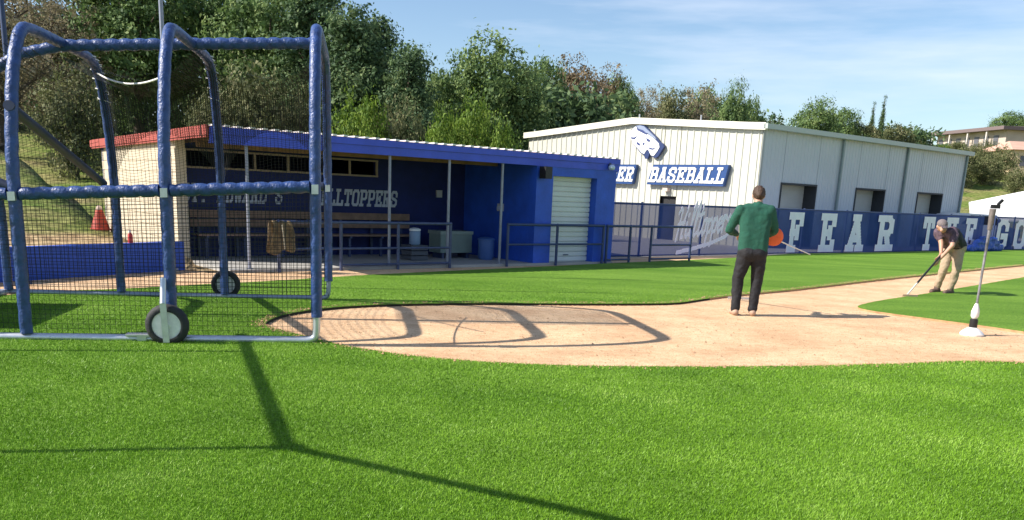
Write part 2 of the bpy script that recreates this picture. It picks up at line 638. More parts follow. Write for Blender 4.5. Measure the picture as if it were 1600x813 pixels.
t.links.new(mpn.outputs[0], n1.inputs['Vector']); t.links.new(tcn.outputs['Object'], n2.inputs['Vector']); t.links.new(mpn.outputs[0], n3.inputs['Vector'])
r1 = t.nodes.new('ShaderNodeValToRGB')
r1.color_ramp.elements[0].position = 0.34; r1.color_ramp.elements[0].color = (0.62, 0.42, 0.265, 1)
r1.color_ramp.elements[1].position = 0.62; r1.color_ramp.elements[1].color = (0.75, 0.56, 0.37, 1)
r2 = t.nodes.new('ShaderNodeValToRGB')
r2.color_ramp.elements[0].position = 0.36; r2.color_ramp.elements[0].color = (0.70, 0.62, 0.54, 1)
r2.color_ramp.elements[1].position = 0.56; r2.color_ramp.elements[1].color = (1.08, 1.06, 1.03, 1)
r3 = t.nodes.new('ShaderNodeValToRGB')
r3.color_ramp.elements[0].position = 0.35; r3.color_ramp.elements[0].color = (0.86, 0.80, 0.74, 1)
r3.color_ramp.elements[1].position = 0.55; r3.color_ramp.elements[1].color = (1.04, 1.02, 1.0, 1)
t.links.new(n1.outputs['Fac'], r1.inputs[0]); t.links.new(n2.outputs['Fac'], r2.inputs[0]); t.links.new(n3.outputs['Fac'], r3.inputs[0])
m1 = t.nodes.new('ShaderNodeMix'); m1.data_type = 'RGBA'; m1.blend_type = 'MULTIPLY'; m1.inputs[0].default_value = 1
m2 = t.nodes.new('ShaderNodeMix'); m2.data_type = 'RGBA'; m2.blend_type = 'MULTIPLY'; m2.inputs[0].default_value = 1
t.links.new(r1.outputs[0], m1.inputs[6]); t.links.new(r2.outputs[0], m1.inputs[7])
t.links.new(m1.outputs[2], m2.inputs[6]); t.links.new(r3.outputs[0], m2.inputs[7])
t.links.new(m2.outputs[2], b.inputs['Base Color'])
bp = t.nodes.new('ShaderNodeBump'); bp.inputs['Strength'].default_value = 0.7; bp.inputs['Distance'].default_value = 0.015
t.links.new(n2.outputs['Fac'], bp.inputs['Height'])
bp2 = t.nodes.new('ShaderNodeBump'); bp2.inputs['Strength'].default_value = 0.6; bp2.inputs['Distance'].default_value = 0.03
t.links.new(n3.outputs['Fac'], bp2.inputs['Height']); t.links.new(bp.outputs[0], bp2.inputs['Normal'])
vr = t.nodes.new('ShaderNodeTexVoronoi'); vr.inputs['Scale'].default_value = 2.6; vr.feature = 'SMOOTH_F1'
t.links.new(tcn.outputs['Object'], vr.inputs['Vector'])
bp3 = t.nodes.new('ShaderNodeBump'); bp3.inputs['Strength'].default_value = 0.35; bp3.inputs['Distance'].default_value = 0.04
t.links.new(vr.outputs['Distance'], bp3.inputs['Height']); t.links.new(bp2.outputs[0], bp3.inputs['Normal'])
t.links.new(bp3.outputs[0], b.inputs['Normal'])
mb = MB()
LW0, LW1 = G(11, 441), G(288, 422)             # foot of the low blue wall
lwd = (LW1 - LW0) / np.linalg.norm(LW1 - LW0)
LWE = LW0 - lwd * 9                            # its far end, out of the picture
clayp = [(-40, -25), (45, -25), tuple(W(60, -15.4, 0)[:2]), tuple(W(14.1, -15.4, 0)[:2]), tuple(W(14.1, -14.05, 0)[:2]), tuple(W(4.9, -14.05, 0)[:2]), tuple(LW1[:2]), tuple(LWE[:2]), (-40, 12)]
mb.prism(clayp, -0.3, 0.0)
struct(mb.build('clay_dirt', cl))

# turf: raised slabs with the clay cut out
tf = bpy.data.materials.new('turf')
tf.use_nodes = True
t = tf.node_tree
b = t.nodes['Principled BSDF']
b.inputs['Roughness'].default_value = 0.9
b.inputs['Specular IOR Level'].default_value = 0.15
tcn = t.nodes.new('ShaderNodeTexCoord')
n1 = t.nodes.new('ShaderNodeTexNoise'); n1.inputs['Scale'].default_value = 0.8; n1.inputs['Detail'].default_value = 6
n2 = t.nodes.new('ShaderNodeTexNoise'); n2.inputs['Scale'].default_value = 38; n2.inputs['Detail'].default_value = 4; n2.inputs['Roughness'].default_value = 0.8
mpt = t.nodes.new('ShaderNodeMapping'); mpt.inputs['Scale'].default_value = (0.35, 1.5, 1); mpt.inputs['Rotation'].default_value = (0, 0, R(12))
t.links.new(tcn.outputs['Object'], mpt.inputs['Vector']); t.links.new(mpt.outputs[0], n1.inputs['Vector']); t.links.new(tcn.outputs['Object'], n2.inputs['Vector'])
r1 = t.nodes.new('ShaderNodeValToRGB')
r1.color_ramp.elements[0].position = 0.3; r1.color_ramp.elements[0].color = (0.11, 0.235, 0.022, 1)
r1.color_ramp.elements[1].position = 0.7; r1.color_ramp.elements[1].color = (0.205, 0.36, 0.048, 1)
r2 = t.nodes.new('ShaderNodeValToRGB')
r2.color_ramp.elements[0].position = 0.38; r2.color_ramp.elements[0].color = (0.42, 0.45, 0.4, 1)
r2.color_ramp.elements[1].position = 0.58; r2.color_ramp.elements[1].color = (1.15, 1.15, 1.1, 1)
t.links.new(n1.outputs['Fac'], r1.inputs[0]); t.links.new(n2.outputs['Fac'], r2.inputs[0])
m1 = t.nodes.new('ShaderNodeMix'); m1.data_type = 'RGBA'; m1.blend_type = 'MULTIPLY'; m1.inputs[0].default_value = 1
t.links.new(r1.outputs[0], m1.inputs[6]); t.links.new(r2.outputs[0], m1.inputs[7])
t.links.new(m1.outputs[2], b.inputs['Base Color'])
bp = t.nodes.new('ShaderNodeBump'); bp.inputs['Strength'].default_value = 0.9; bp.inputs['Distance'].default_value = 0.03
t.links.new(n2.outputs['Fac'], bp.inputs['Height']); t.links.new(bp.outputs[0], b.inputs['Normal'])
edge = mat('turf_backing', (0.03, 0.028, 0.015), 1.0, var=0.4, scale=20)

def wob(pts, amp=0.012, seg=0.12):
    """a cut edge is never quite smooth"""
    r_ = random.Random(5)
    o = []
    for a, b_ in zip(pts[:-1], pts[1:]):
        L = math.dist(a, b_)
        k_ = max(1, min(60, int(L / seg)))
        for i in range(k_):
            f = i / k_
            j = amp * (1 if 0 < i else 0)
            o.append((a[0] + (b_[0] - a[0]) * f + r_.uniform(-j, j), a[1] + (b_[1] - a[1]) * f + r_.uniform(-j, j)))
    o.append(pts[-1])
    return o
def smoothpts(pts, it=2):
    for _ in range(it):
        o = [pts[0]]
        for a, b_ in zip(pts[:-1], pts[1:]):
            o += [tuple(p * .75 + q * .25 for p, q in zip(a, b_)), tuple(p * .25 + q * .75 for p, q in zip(a, b_))]
        o.append(pts[-1])
        pts = o
    return pts
near_px = [(1600, 571), (1560, 569), (1500, 568), (1400, 573), (1250, 577), (1050, 578), (900, 577), (760, 571), (650, 562), (560, 549), (500, 536), (460, 525), (425, 517)]
far_px = [(412, 511), (425, 502), (450, 494), (500, 486), (560, 481), (650, 478), (760, 477), (900, 478), (1000, 478), (1060, 477), (1095, 471), (1131, 466), (1180, 461), (1244, 455), (1325, 445), (1450, 431), (1600, 416)]
hole = smoothpts(px(near_px) + px(far_px), 2)
ex0 = tuple(G(1600, 571)[:2])
last = px(far_px)[-1]
prev = px(far_px)[-3]
dirf = np.array(last) - np.array(prev); dirf = dirf / np.linalg.norm(dirf)
endf = tuple(np.array(last) + dirf * 22)
hole = [(12.0, 7.2), (8.5, 7.0)] + wob(hole) + [endf, (30, 20)]
# turf reaches the fence right of the dugout and stops at the track in front of it
back_px = [(0, 466), (48, 461), (100, 458), (192, 455), (270, 450), (350, 446), (427, 442), (515, 436), (600, 431), (720, 425), (850, 419), (960, 413), (1080, 408), (1160, 404)]
back = wob(smoothpts(px(back_px), 1), 0.01)
outer = [(-30, 7.5), (-30, -20), (36, -20)] + [tuple(W(60, -15.3, 0)[:2]), tuple(W(23, -15.3, 0)[:2])] + back[::-1]
TZ = 0.03
mb = MB()
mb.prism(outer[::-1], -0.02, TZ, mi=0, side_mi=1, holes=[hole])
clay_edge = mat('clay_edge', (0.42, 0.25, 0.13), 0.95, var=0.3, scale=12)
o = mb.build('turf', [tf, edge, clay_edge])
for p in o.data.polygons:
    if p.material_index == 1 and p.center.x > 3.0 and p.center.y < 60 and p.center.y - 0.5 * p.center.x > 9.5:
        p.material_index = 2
struct(o)
tri_px = [(1600, 435), (1525, 448), (1450, 461), (1375, 472), (1345, 479), (1338, 482), (1345, 486), (1375, 491), (1450, 501), (1525, 511), (1600, 522)]
tp = wob(smoothpts(px(tri_px), 1), 0.01)
a_, b_ = np.array(tp[0]), np.array(tp[-1])
tri = [tuple(a_ + dirf * 18), *tp, tuple(b_ + np.array((3.5, -0.6)))]
tri += [(20.0, 12.0)]
mb = MB()
mb.prism(tri, -0.02, TZ, mi=0, side_mi=1)
struct(mb.build('infield_turf', [tf, clay_edge]))

# turf blades near the camera (one object, nobody could count them)
def in_poly(X, Y, poly):
    ins = np.zeros(X.shape, bool)
    j = len(poly) - 1
    for i in range(len(poly)):
        xi, yi = poly[i]; xj, yj = poly[j]
        if yi != yj:
            c = ((yi > Y) != (yj > Y)) & (X < (xj - xi) * (Y - yi) / (yj - yi) + xi)
            ins ^= c
        j = i
    return ins
def blades(name, count, y0, y1, hmin, hmax, wd, matname, label):
    # density falls off with distance
    u_ = rng.random(count)
    Y = y0 * (y1 / y0) ** u_
    X = (rng.random(count) * 2 - 1) * (0.74 * Y + 0.5)
    k_ = ~in_poly(X, Y, hole)
    bx = [q for q in back]
    lim = np.interp(X, [q[0] for q in bx], [q[1] for q in bx])
    k_ &= Y < lim - 0.05
    X, Y = X[k_], Y[k_]
    n_ = len(X)
    h_ = rng.uniform(hmin, hmax, n_)
    a = rng.uniform(0, 2 * np.pi, n_)
    ww = wd * rng.uniform(0.7, 1.3, n_) * (0.55 + Y / 9)
    h_ = h_ * np.clip((16.5 - Y) / 7, 0.05, 1)
    lean = rng.normal(0, 0.38, (n_, 2)) + np.array([0.12, -0.08])
    P = np.zeros((n_, 3, 3), np.float32)
    P[:, 0] = np.stack([X - np.cos(a) * ww / 2, Y - np.sin(a) * ww / 2, np.full(n_, TZ - 0.002)], 1)
    P[:, 1] = np.stack([X + np.cos(a) * ww / 2, Y + np.sin(a) * ww / 2, np.full(n_, TZ - 0.002)], 1)
    P[:, 2] = np.stack([X + lean[:, 0] * h_, Y + lean[:, 1] * h_, TZ + h_], 1)
    me = bpy.data.meshes.new(name)
    me.vertices.add(n_ * 3); me.loops.add(n_ * 3); me.polygons.add(n_)
    me.vertices.foreach_set('co', P.ravel())
    me.loops.foreach_set('vertex_index', np.arange(n_ * 3, dtype=np.int32))
    me.polygons.foreach_set('loop_start', np.arange(0, n_ * 3, 3, dtype=np.int32))
    me.update()
    me.materials.append(MATS[matname])
    o = bpy.data.objects.new(name, me)
    COL.objects.link(o)
    return tag(o, label, 'turf blades', kind='stuff')
leafmat('blade', [(0.0683, 0.1703, 0.0063), (0.1313, 0.2736, 0.0112), (0.1997, 0.382, 0.0225), (0.3573, 0.5162, 0.1)], 0.5, 0.12)
blades('grass_blades', 950000, 3.1, 16.5, 0.009, 0.020, 0.0042, 'blade', 'short bright green artificial turf pile across the foreground')

# crumbs of clay on the dirt and kicked onto the turf edge
def crumbs(count):
    hp = np.array(hole[2:-2])
    k_ = rng.integers(0, len(hp), count)
    X = hp[k_, 0] + rng.normal(0, 0.07, count)
    Y = hp[k_, 1] + rng.normal(0, 0.07, count)
    m_ = count // 2
    X[:m_] = rng.uniform(-2.5, 9, m_); Y[:m_] = rng.uniform(6.3, 13, m_)
    ins = in_poly(X, Y, hole)
    keep = ins | (np.arange(count) >= m_)
    X, Y, ins = X[keep], Y[keep], ins[keep]
    n_ = len(X)
    s_ = rng.uniform(0.003, 0.009, n_) * np.where(rng.random(n_) < 0.04, 2.0, 1.0)
    z0 = np.where(ins, 0.0, TZ + 0.008)
    base = np.array([[-1, -.6, 0], [1, -.7, 0], [.1, 1, 0], [0, 0, 1.1]])
    a = rng.uniform(0, 6.28, n_)
    P = np.zeros((n_, 4, 3), np.float32)
    for j in range(4):
        bx, by, bz = base[j]
        P[:, j, 0] = X + s_ * (bx * np.cos(a) - by * np.sin(a)); P[:, j, 1] = Y + s_ * (bx * np.sin(a) + by * np.cos(a)); P[:, j, 2] = z0 + s_ * bz
    F_ = (np.array([[0, 1, 3], [1, 2, 3], [2, 0, 3]])[None] + (np.arange(n_) * 4)[:, None, None]).reshape(-1, 3)
    me = bpy.data.meshes.new('clay_crumbs')
    me.vertices.add(n_ * 4); me.loops.add(len(F_) * 3); me.polygons.add(len(F_))
    me.vertices.foreach_set('co', P.ravel())
    me.loops.foreach_set('vertex_index', F_.ravel().astype(np.int32))
    me.polygons.foreach_set('loop_start', np.arange(0, len(F_) * 3, 3, dtype=np.int32))
    me.update()
    me.materials.append(mat('clay_crumb', (0.42, 0.25, 0.14), 0.95, var=0.35, scale=30))
    o = bpy.data.objects.new('clay_crumbs', me); COL.objects.link(o)
    tag(o, 'scattered small crumbs of orange clay on the dirt and its turf edge', 'clay crumbs', kind='stuff')
crumbs(14000)

# ------------------------------------------------------------------ materials in use
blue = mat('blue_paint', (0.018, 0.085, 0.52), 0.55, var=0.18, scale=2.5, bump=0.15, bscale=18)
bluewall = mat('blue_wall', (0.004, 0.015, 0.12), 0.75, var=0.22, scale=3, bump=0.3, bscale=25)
navy = mat('navy_pipe', (0.03, 0.05, 0.13), 0.5, var=0.2, scale=6)
greyp = mat('grey_pipe', (0.25, 0.27, 0.34), 0.45, 0.3, var=0.15, scale=8)
galv = mat('galvanised', (0.55, 0.56, 0.58), 0.4, 0.6, var=0.15, scale=12)
cream = mat('cream_block', (0.54, 0.47, 0.35), 0.85, var=0.08, scale=2, bump=0.3, bscale=30)
redm = mat('red_trim', (0.38, 0.075, 0.06), 0.5, var=0.12, scale=4)
whitem = mat('white_metal', (0.72, 0.72, 0.70), 0.5, var=0.06, scale=3)
siding = mat('cream_siding', (0.55, 0.545, 0.47), 0.5, var=0.05, scale=0.7)
sidingt = mat('cream_trim', (0.76, 0.74, 0.62), 0.45, var=0.04, scale=1)
trimg = mat('grey_trim', (0.20, 0.26, 0.26), 0.5, var=0.1, scale=2)
darkw = mat('dark_opening', (0.02, 0.02, 0.022), 0.8)
wood = mat('raw_wood', (0.22, 0.14, 0.08), 0.8, var=0.25, scale=5, bump=0.2)
benchm = mat('bench_wood', (0.20, 0.13, 0.10), 0.7, var=0.25, scale=6)
conc = mat('concrete', (0.36, 0.35, 0.33), 0.9, var=0.12, scale=3, bump=0.3)
signb = mat('sign_blue', (0.020, 0.062, 0.20), 0.45, var=0.06, scale=2)
signw = mat('sign_white', (0.80, 0.82, 0.84), 0.5)
lett = mat('wall_letter', (0.42, 0.48, 0.62), 0.6, var=0.08, scale=5)
roofm = mat('shutter', (0.62, 0.66, 0.68), 0.45, var=0.05, scale=3)

# ------------------------------------------------------------------ dugout
DN = -14.02
d = thing('dugout', W(9.5, -14.0, 0), 'long low blue baseball dugout with open front, red roof edge and cream end wall', 'dugout')
def roofz(n):
    return 2.31 - (DN - n) * 0.0135
mb = MB()
# cream end wall with coursed blocks: real joints
zz = 0.0
for r_ in range(11):
    z1 = min(zz + 0.195, 2.0)
    off = 0.2 if r_ % 2 else 0.0
    n0 = -15.88
    nseg = [n0] + [n0 - off - 0.4 * i for i in range(1 if not off else 0, 14)]
    nseg = sorted(set([q for q in nseg if -20.9 < q <= n0] + [-20.9]), reverse=True)
    for a, c_ in zip(nseg[:-1], nseg[1:]):
        if a - c_ > 0.02:
            mb.box(5.0, 5.19, c_ + 0.004, a - 0.004, zz + 0.004, z1 - 0.003, W)
    zz += 0.2
mb.box(5.012, 5.18, -20.89, -15.89, 0, 2.19, W)
o = mb.build('end_wall', cream, d)
mb = MB()
mb.box(4.985, 4.999, -16.80, -16.78, 0.4, 1.75, W)
mb.build('conduit', mat('dark_conduit', (0.2, 0.17, 0.13), 0.7), d)
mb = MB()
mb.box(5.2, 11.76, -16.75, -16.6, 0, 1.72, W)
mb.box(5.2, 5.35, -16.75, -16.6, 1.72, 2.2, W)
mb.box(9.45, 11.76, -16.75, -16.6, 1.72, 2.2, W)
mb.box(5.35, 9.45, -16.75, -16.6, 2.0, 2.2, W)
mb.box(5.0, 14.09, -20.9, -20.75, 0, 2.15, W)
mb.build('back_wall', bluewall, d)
mb = MB()
sx = 5.35
for i in range(6):
    a = 5.35 + i * (4.1 / 6)
    mb.box(a, a + 0.04, -16.6, -16.56, 1.72, 2.0, W)
mb.box(9.41, 9.45, -16.598, -16.56, 1.72, 2.0, W)
mb.box(5.35, 9.45, -16.59, -16.55, 1.685, 1.72, W)
mb.box(5.35, 9.45, -16.59, -16.55, 2.0, 2.035, W)
mb.build('window_frame', mat('pale_wood', (0.32, 0.27, 0.22), 0.8, var=0.15, scale=6), d)
# right hand store room
mb = MB()
mb.box(11.76, 12.22, DN - 0.22, DN, 0, 2.08, W)
mb.box(13.50, 14.09, DN - 0.22, DN, 0, 2.08, W)
mb.box(12.22, 13.50, DN - 0.22, DN, 1.87, 2.08, W)
mb.box(11.76, 11.9, -20.74, DN - 0.222, 0, 2.12, W)
mb.box(13.95, 14.09, -20.74, DN - 0.222, 0, 2.12, W)
mb.build('store_room_wall', blue, d)
mb = MB()
for i in range(17):
    z = 0.05 + i * 0.107
    mb.box(12.225, 13.495, DN - 0.205, DN - 0.185, z + 0.022, z + 0.106, W)
    mb.box(12.226, 13.494, DN - 0.235, DN - 0.212, z, z + 0.024, W)
dr = mb.build('roller_door', roofm, d)
mb = MB()
mb.box(12.78, 12.92, DN - 0.184, DN - 0.165, 0.19, 0.21, W)
mb.build('handle', navy, dr)
mb = MB()
mb.box(5.2, 14.09, -16.6, DN + 0.06, -0.05, 0.05, W)
mb.box(11.9, 13.95, -20.7, DN - 0.25, 0.0, 0.045, W)
mb.build('floor_slab', conc, d)
# roof deck with joists
mb = MB()
def RT(s, n, z):
    return W(s, n, z + roofz(n))
mb.box(4.97, 14.12, -21.4, DN - 0.02, -0.03, -0.012, RT)
mb.build('roof_deck', wood, d)
mb = MB()
for i in range(22):
    s_ = 5.25 + i * 0.41
    mb.box(s_, s_ + 0.045, -16.55, DN - 0.06, -0.17, -0.032, RT)
mb.box(5.2, 11.7, -15.4, -15.3, -0.26, -0.175, RT)
mb.build('roof_joist', wood, d)
mb = MB()
mb.box(4.93, 14.17, -21.45, DN + 0.03, -0.01, 0.006, RT)
mb.build('roof_sheet', redm, d)
mb = MB()
for i in range(44):
    s_ = 4.99 + i * 0.209
    mb.box(s_, s_ + 0.08, -21.45, DN + 0.06, 0.008, 0.034, RT)
mb.build('roof_rib', whitem, d)
mb = MB()
mb.box(4.96, 14.16, DN + 0.0, DN + 0.035, 2.20, 2.312, W)
mb.box(4.96, 14.16, DN - 0.03, DN + 0.012, 2.055, 2.198, W)
mb.box(14.12, 14.16, -21.4, DN - 0.032, 2.03, 2.2, W)
mb.build('fascia_board', mat('blue_fascia', (0.042, 0.085, 0.58), 0.5, var=0.12, scale=3, bump=0.1), d)
mb = MB()
mb.box(4.90, 4.955, -21.45, DN + 0.02, -0.13, 0.02, RT)
mb.box(4.915, 4.96, -21.4, DN - 0.03, -0.165, -0.132, RT)
mb.build('barge_board', redm, d)
for s_ in (5.58, 8.28, 9.6, 10.9):
    mb = MB()
    mb.tube([W(s_, DN - 0.06, 0.05), W(s_, DN - 0.06, 2.06)], 0.028, 12)
    mb.tube([W(s_, DN - 0.06, 0.05), W(s_, DN - 0.06, 0.062)], 0.06, 12)
    smooth_angle(mb.build('post', greyp, d))
# lettering on the back wall
sL, zt = onN(523, 295, -16.6); sR, _ = onN(620, 309, -16.6)
_, zb = onN(570, 323, -16.6)
adv = (sR - sL) / 8
mb = MB()
text(mb, 'HILLTOPPERS', sR - 11 * adv, sR, zb, zt, lambda x, y, z: W(x, -16.6 + z, y), 0.002, 0.012, sw=1.95, slant=0.12)
mb.build('lettering', lett, d)
sL, _ = onN(283, 320, -16.6); sR, _ = onN(441, 318, -16.6)
mb = MB()
text(mb, "ST. EDWARD'S", sL, sR, zb, zt, lambda x, y, z: W(x, -16.6 + z, y), 0.002, 0.012, sw=1.95, slant=0.12)
mb.build('lettering', lett, d)

def on_dugout_floor(x, y, n):
    s_, z_ = onN(x, y, n)
    return s_
# bench along the back wall
bn = thing('bench', W(8, -16.2, 0.05), 'long plank bench with backrest against the back wall inside the dugout', 'bench')
mb = MB()
for k_ in range(2):
    mb.box(5.4, 10.2, -16.42 + k_ * 0.2, -16.24 + k_ * 0.2, 0.47, 0.505, W)
mb.build('seat', benchm, bn)
mb = MB()
for k_ in range(2):
    mb.box(5.4, 10.2, -16.5 - 0.002 * k_, -16.47, 0.62 + k_ * 0.17, 0.76 + k_ * 0.17, W)
mb.build('backrest', benchm, bn)
for i in range(7):
    mb = MB()
    s_ = 5.55 + i * 0.74
    mb.box(s_, s_ + 0.05, -16.52, -16.04, 0.43, 0.468, W)
    mb.box(s_, s_ + 0.05, -16.15, -16.1, 0.05, 0.43, W)
    mb.box(s_, s_ + 0.05, -16.56, -16.505, 0.05, 0.93, W)
    mb.build('leg', navy, bn)

# things in the dugout
s_ = onN(715, 390, -15.6)[0]
ck = thing('cool_box', W(s_, -15.6, 0.05), 'pale green grey cooler box on legs by the back of the dugout', 'cooler')
mb = MB()
mb.box(s_ - 0.62, s_ + 0.2, -15.8, -15.35, 0.17, 0.56, W)
mb.build('body', mat('cooler_body', (0.17, 0.23, 0.22), 0.6, var=0.1), ck)
mb = MB()
mb.box(s_ - 0.64, s_ + 0.22, -15.82, -15.33, 0.562, 0.63, W)
mb.build('lid', mat('cooler_lid', (0.22, 0.28, 0.27), 0.5, var=0.1), ck)
for q in (-0.55, 0.1):
    mb = MB()
    mb.box(s_ + q, s_ + q + 0.06, -15.75, -15.4, 0.05, 0.168, W)
    mb.build('leg', navy, ck)
s_ = onN(648, 380, -15.2)[0]
wj = thing('water_jug', W(s_, -15.2, 0.05), 'small pale drinks jug with a white lid standing on a crate by the bench end', 'jug')
mb = MB(); c_ = W(s_, -15.2, 0)
mb.lathe([(0.10, 0.36), (0.115, 0.38), (0.115, 0.62), (0.1, 0.64)], c_, n=20)
smooth_angle(mb.build('body', mat('jug_blue', (0.20, 0.30, 0.45), 0.5), wj))
mb = MB()
mb.lathe([(0.12, 0.642), (0.12, 0.68), (0.07, 0.70), (0.03, 0.705)], c_, n=20)
smooth_angle(mb.build('lid', signw, wj))
cr_ = thing('crate', W(s_, -15.2, 0.05), 'dark slatted crate under the drinks jug in the dugout', 'crate')
mb = MB()
for q in range(3):
    for a, b_, c0, c1 in ((-0.2, 0.2, -15.4, -15.38), (-0.2, 0.2, -15.02, -15.0), (-0.2, -0.18, -15.379, -15.021), (0.18, 0.2, -15.379, -15.021)):
        mb.box(s_ + a, s_ + b_, c0, c1, 0.06 + q * 0.1, 0.14 + q * 0.1, W)
mb.build('slat', mat('crate_dark', (0.08, 0.09, 0.11), 0.7), cr_)
mb = MB()
mb.box(s_ - 0.2, s_ + 0.2, -15.4, -15.0, 0.341, 0.358, W)
mb.build('top', mat('crate_dark', (0.08, 0.09, 0.11)), cr_)
s_ = onN(759, 395, -15.0)[0]
bk = thing('trash_barrel', W(s_, -15.0, 0.05), 'mid blue round bin standing in the dark corner beside the store room', 'bin')
mb = MB(); c_ = W(s_, -15.0, 0)
mb.lathe([(0.14, 0.05), (0.17, 0.10), (0.175, 0.46)], c_, n=24)
smooth_angle(mb.build('body', mat('bin_blue', (0.06, 0.13, 0.36), 0.5), bk))
mb = MB()
mb.lathe([(0.188, 0.462), (0.19, 0.49), (0.14, 0.52), (0.05, 0.53)], c_, n=24)
smooth_angle(mb.build('lid', mat('bin_lid', (0.05, 0.12, 0.34), 0.5), bk))
s_, z_ = onN(685, 303, -16.6)
mb = MB()
mb.box(s_ - 0.07, s_ + 0.07, -16.6, -16.55, z_ - 0.08, z_ + 0.08, W)
o = mb.build('switch_box', mat('box_grey', (0.42, 0.44, 0.48), 0.5), None)
tag(o, 'small pale electrical box on the blue wall right of the lettering', 'electrical box')
s_, z_ = onN(782, 325, -16.2)
nw = thing('wall_phone', W(11.74, -15.2, 1.1), 'small pale round dispenser on the blue side wall beside the post', 'dispenser')
ss_ = onS(782, 325, 11.72)
mb = MB()
mb.box(11.68, 11.758, ss_[0] - 0.07, ss_[0] + 0.07, ss_[1] - 0.07, ss_[1] + 0.09, W)
mb.build('body', mat('box_grey', (0.42, 0.44, 0.48)), nw)
mb = MB()
mb.box(11.64, 11.679, ss_[0] - 0.03, ss_[0] + 0.05, ss_[1] - 0.04, ss_[1] + 0.03, W)
mb.build('cover', lett, nw)
nw.name = 'dispenser'
# speaker and lamp on the store room
sp = thing('loudspeaker', W(11.95, DN, 1.97), 'black loudspeaker mounted under the fascia left of the roller door', 'loudspeaker')
mb = MB()
s_ = onN(853, 262, DN + 0.15)[0]
mb.box(s_ - 0.09, s_ + 0.09, DN + 0.06, DN + 0.26, 1.80, 2.04, W)
mb.build('case', mat('black_plastic', (0.012, 0.012, 0.014), 0.5), sp)
mb = MB()
mb.box(s_ - 0.02, s_ + 0.02, DN + 0.0, DN + 0.06, 1.9, 1.95, W)
mb.build('bracket', navy, sp)
s_, z_ = onN(957, 262, DN + 0.12)
lp = thing('wall_lamp', W(14.0, DN, 2.0), 'small round security lamp at the right corner of the blue store room', 'lamp')
mb = MB()
mb.ball(W(s_, DN + 0.1, z_), 0.075, sz=0.8)
mb.build('globe', mat('lamp_glass', (0.5, 0.6, 0.75), 0.3), lp, smooth=True)
mb = MB()
mb.box(s_ - 0.03, s_ + 0.03, DN + 0.0, DN + 0.05, z_ - 0.02, z_ + 0.1, W)
mb.build('bracket', navy, lp)

# ------------------------------------------------------------------ low blue wall left of the dugout
wn = np.array([-lwd[1], lwd[0], 0])             # away from the camera
def LW(a, b_, z):
    p = LW1 + lwd * a + wn * b_
    return (p[0], p[1], z)
LL = float(np.linalg.norm(LWE - LW1))
lw = MB()
lw.box(-LL, 0.02, 0, 0.12, -0.3, 0.47, LW)
o = lw.build('low_wall', mat('low_wall_blue', (0.015, 0.075, 0.46), 0.6, var=0.12, scale=2.5, bump=0.1), None)
tag(o, 'low plain blue padded wall left of the dugout', 'wall')

# ------------------------------------------------------------------ railings
def railing(name, label, m, s0, s1, posts, top, mids, n=-13.9, r=0.028, group='pipe railings before the dugout', kerb=None):
    t_ = thing(name, W(s0, n, 0), label, 'railing', group)
    mb = MB()
    mb.tube([W(s0, n, top), W(s1, n, top)], r)
    smooth_angle(mb.build('top_rail', m, t_))
    for a, b_, z in mids:
        mb = MB()
        mb.tube([W(a, n, z), W(b_, n, z)], r * 0.8)
        smooth_angle(mb.build('lower_rail', m, t_))
    for p in posts:
        mb = MB()
        mb.tube([W(p, n, 0), W(p, n, top)], r * 1.05)
        mb.ball(W(p, n, top), r * 1.25)
        smooth_angle(mb.build('post', m, t_))
    return t_
RN = -13.9
rs = lambda x, y: onN(x, y, RN)[0]
railing('railing', 'slate pipe railing before the open dugout, a jacket over its left end', mat('rail_slate', (0.06, 0.08, 0.16), 0.45, 0.3, var=0.2, scale=8), rs(436, 350), rs(704, 350),
        [rs(436, 400), rs(533, 400), rs(622, 400), rs(703, 400)], onN(622, 349, RN)[1],
        [(rs(436, 387), rs(704, 387), onN(622, 388, RN)[1]), (rs(533, 415), rs(703, 415), 0.1)])
railing('railing', 'dark pipe railing with three posts in front of the roller door', navy, rs(793, 352), rs(943, 352),
        [rs(793, 380), rs(870, 380), rs(942, 380)], onN(870, 352, RN)[1], [(rs(793, 383), rs(942, 383), onN(870, 382, RN)[1])])
railing('railing', 'dark pipe railing with a gate bay, before the see-through windscreen', navy, rs(948, 354), rs(1080, 355),
        [rs(948, 380), rs(984, 380), rs(1017, 380), rs(1079, 380)], onN(1000, 354, RN)[1],
        [(rs(1017, 383), rs(1079, 383), onN(1040, 383, RN)[1]), (rs(1017, 404), rs(1079, 404), 0.1), (rs(948, 405), rs(984, 405), 0.1)])
# jacket hung over the end of the railing
jm = mat('camo_cloth', (0.07, 0.05, 0.03), 0.9, col2=(0.26, 0.19, 0.10), scale=11, bump=0.3)
mb = MB()
js = rs(436, 350); jz = onN(436, 349, RN)[1]
K, Lr = 14, 22
vs, fs = [], []
for i in range(K + 1):
    for j in range(Lr + 1):
        u_, v_ = i / K, j / Lr
        along = js + (u_ - 0.42) * (0.30 + 0.20 * abs(v_ - 0.5) * 2)
        dd = (v_ - 0.5) * 2
        drop = max(0, abs(dd) - 0.08) * (0.60 + 0.06 * math.sin(u_ * 9)) * (1.0 - 0.25 * abs(u_ - 0.4))
        nn_ = RN + (0.05 + 0.05 * abs(dd)) * (1 if dd > 0 else -1) * min(1, abs(dd) / 0.1) + 0.03 * math.sin(u_ * 14 + dd * 3)
        vs.append(W(along + 0.02 * math.sin(v_ * 11), nn_, jz + 0.045 - drop))
for i in range(K):
    for j in range(Lr):
        a = i * (Lr + 1) + j
        fs.append((a, a + 1, a + Lr + 2, a + Lr + 1))
mb.add(vs, fs)
jk = mb.build('jacket', jm, None)
bake(jk, [('SOLIDIFY', dict(thickness=0.012)), ('SUBSURF', dict(levels=1, render_levels=1))])
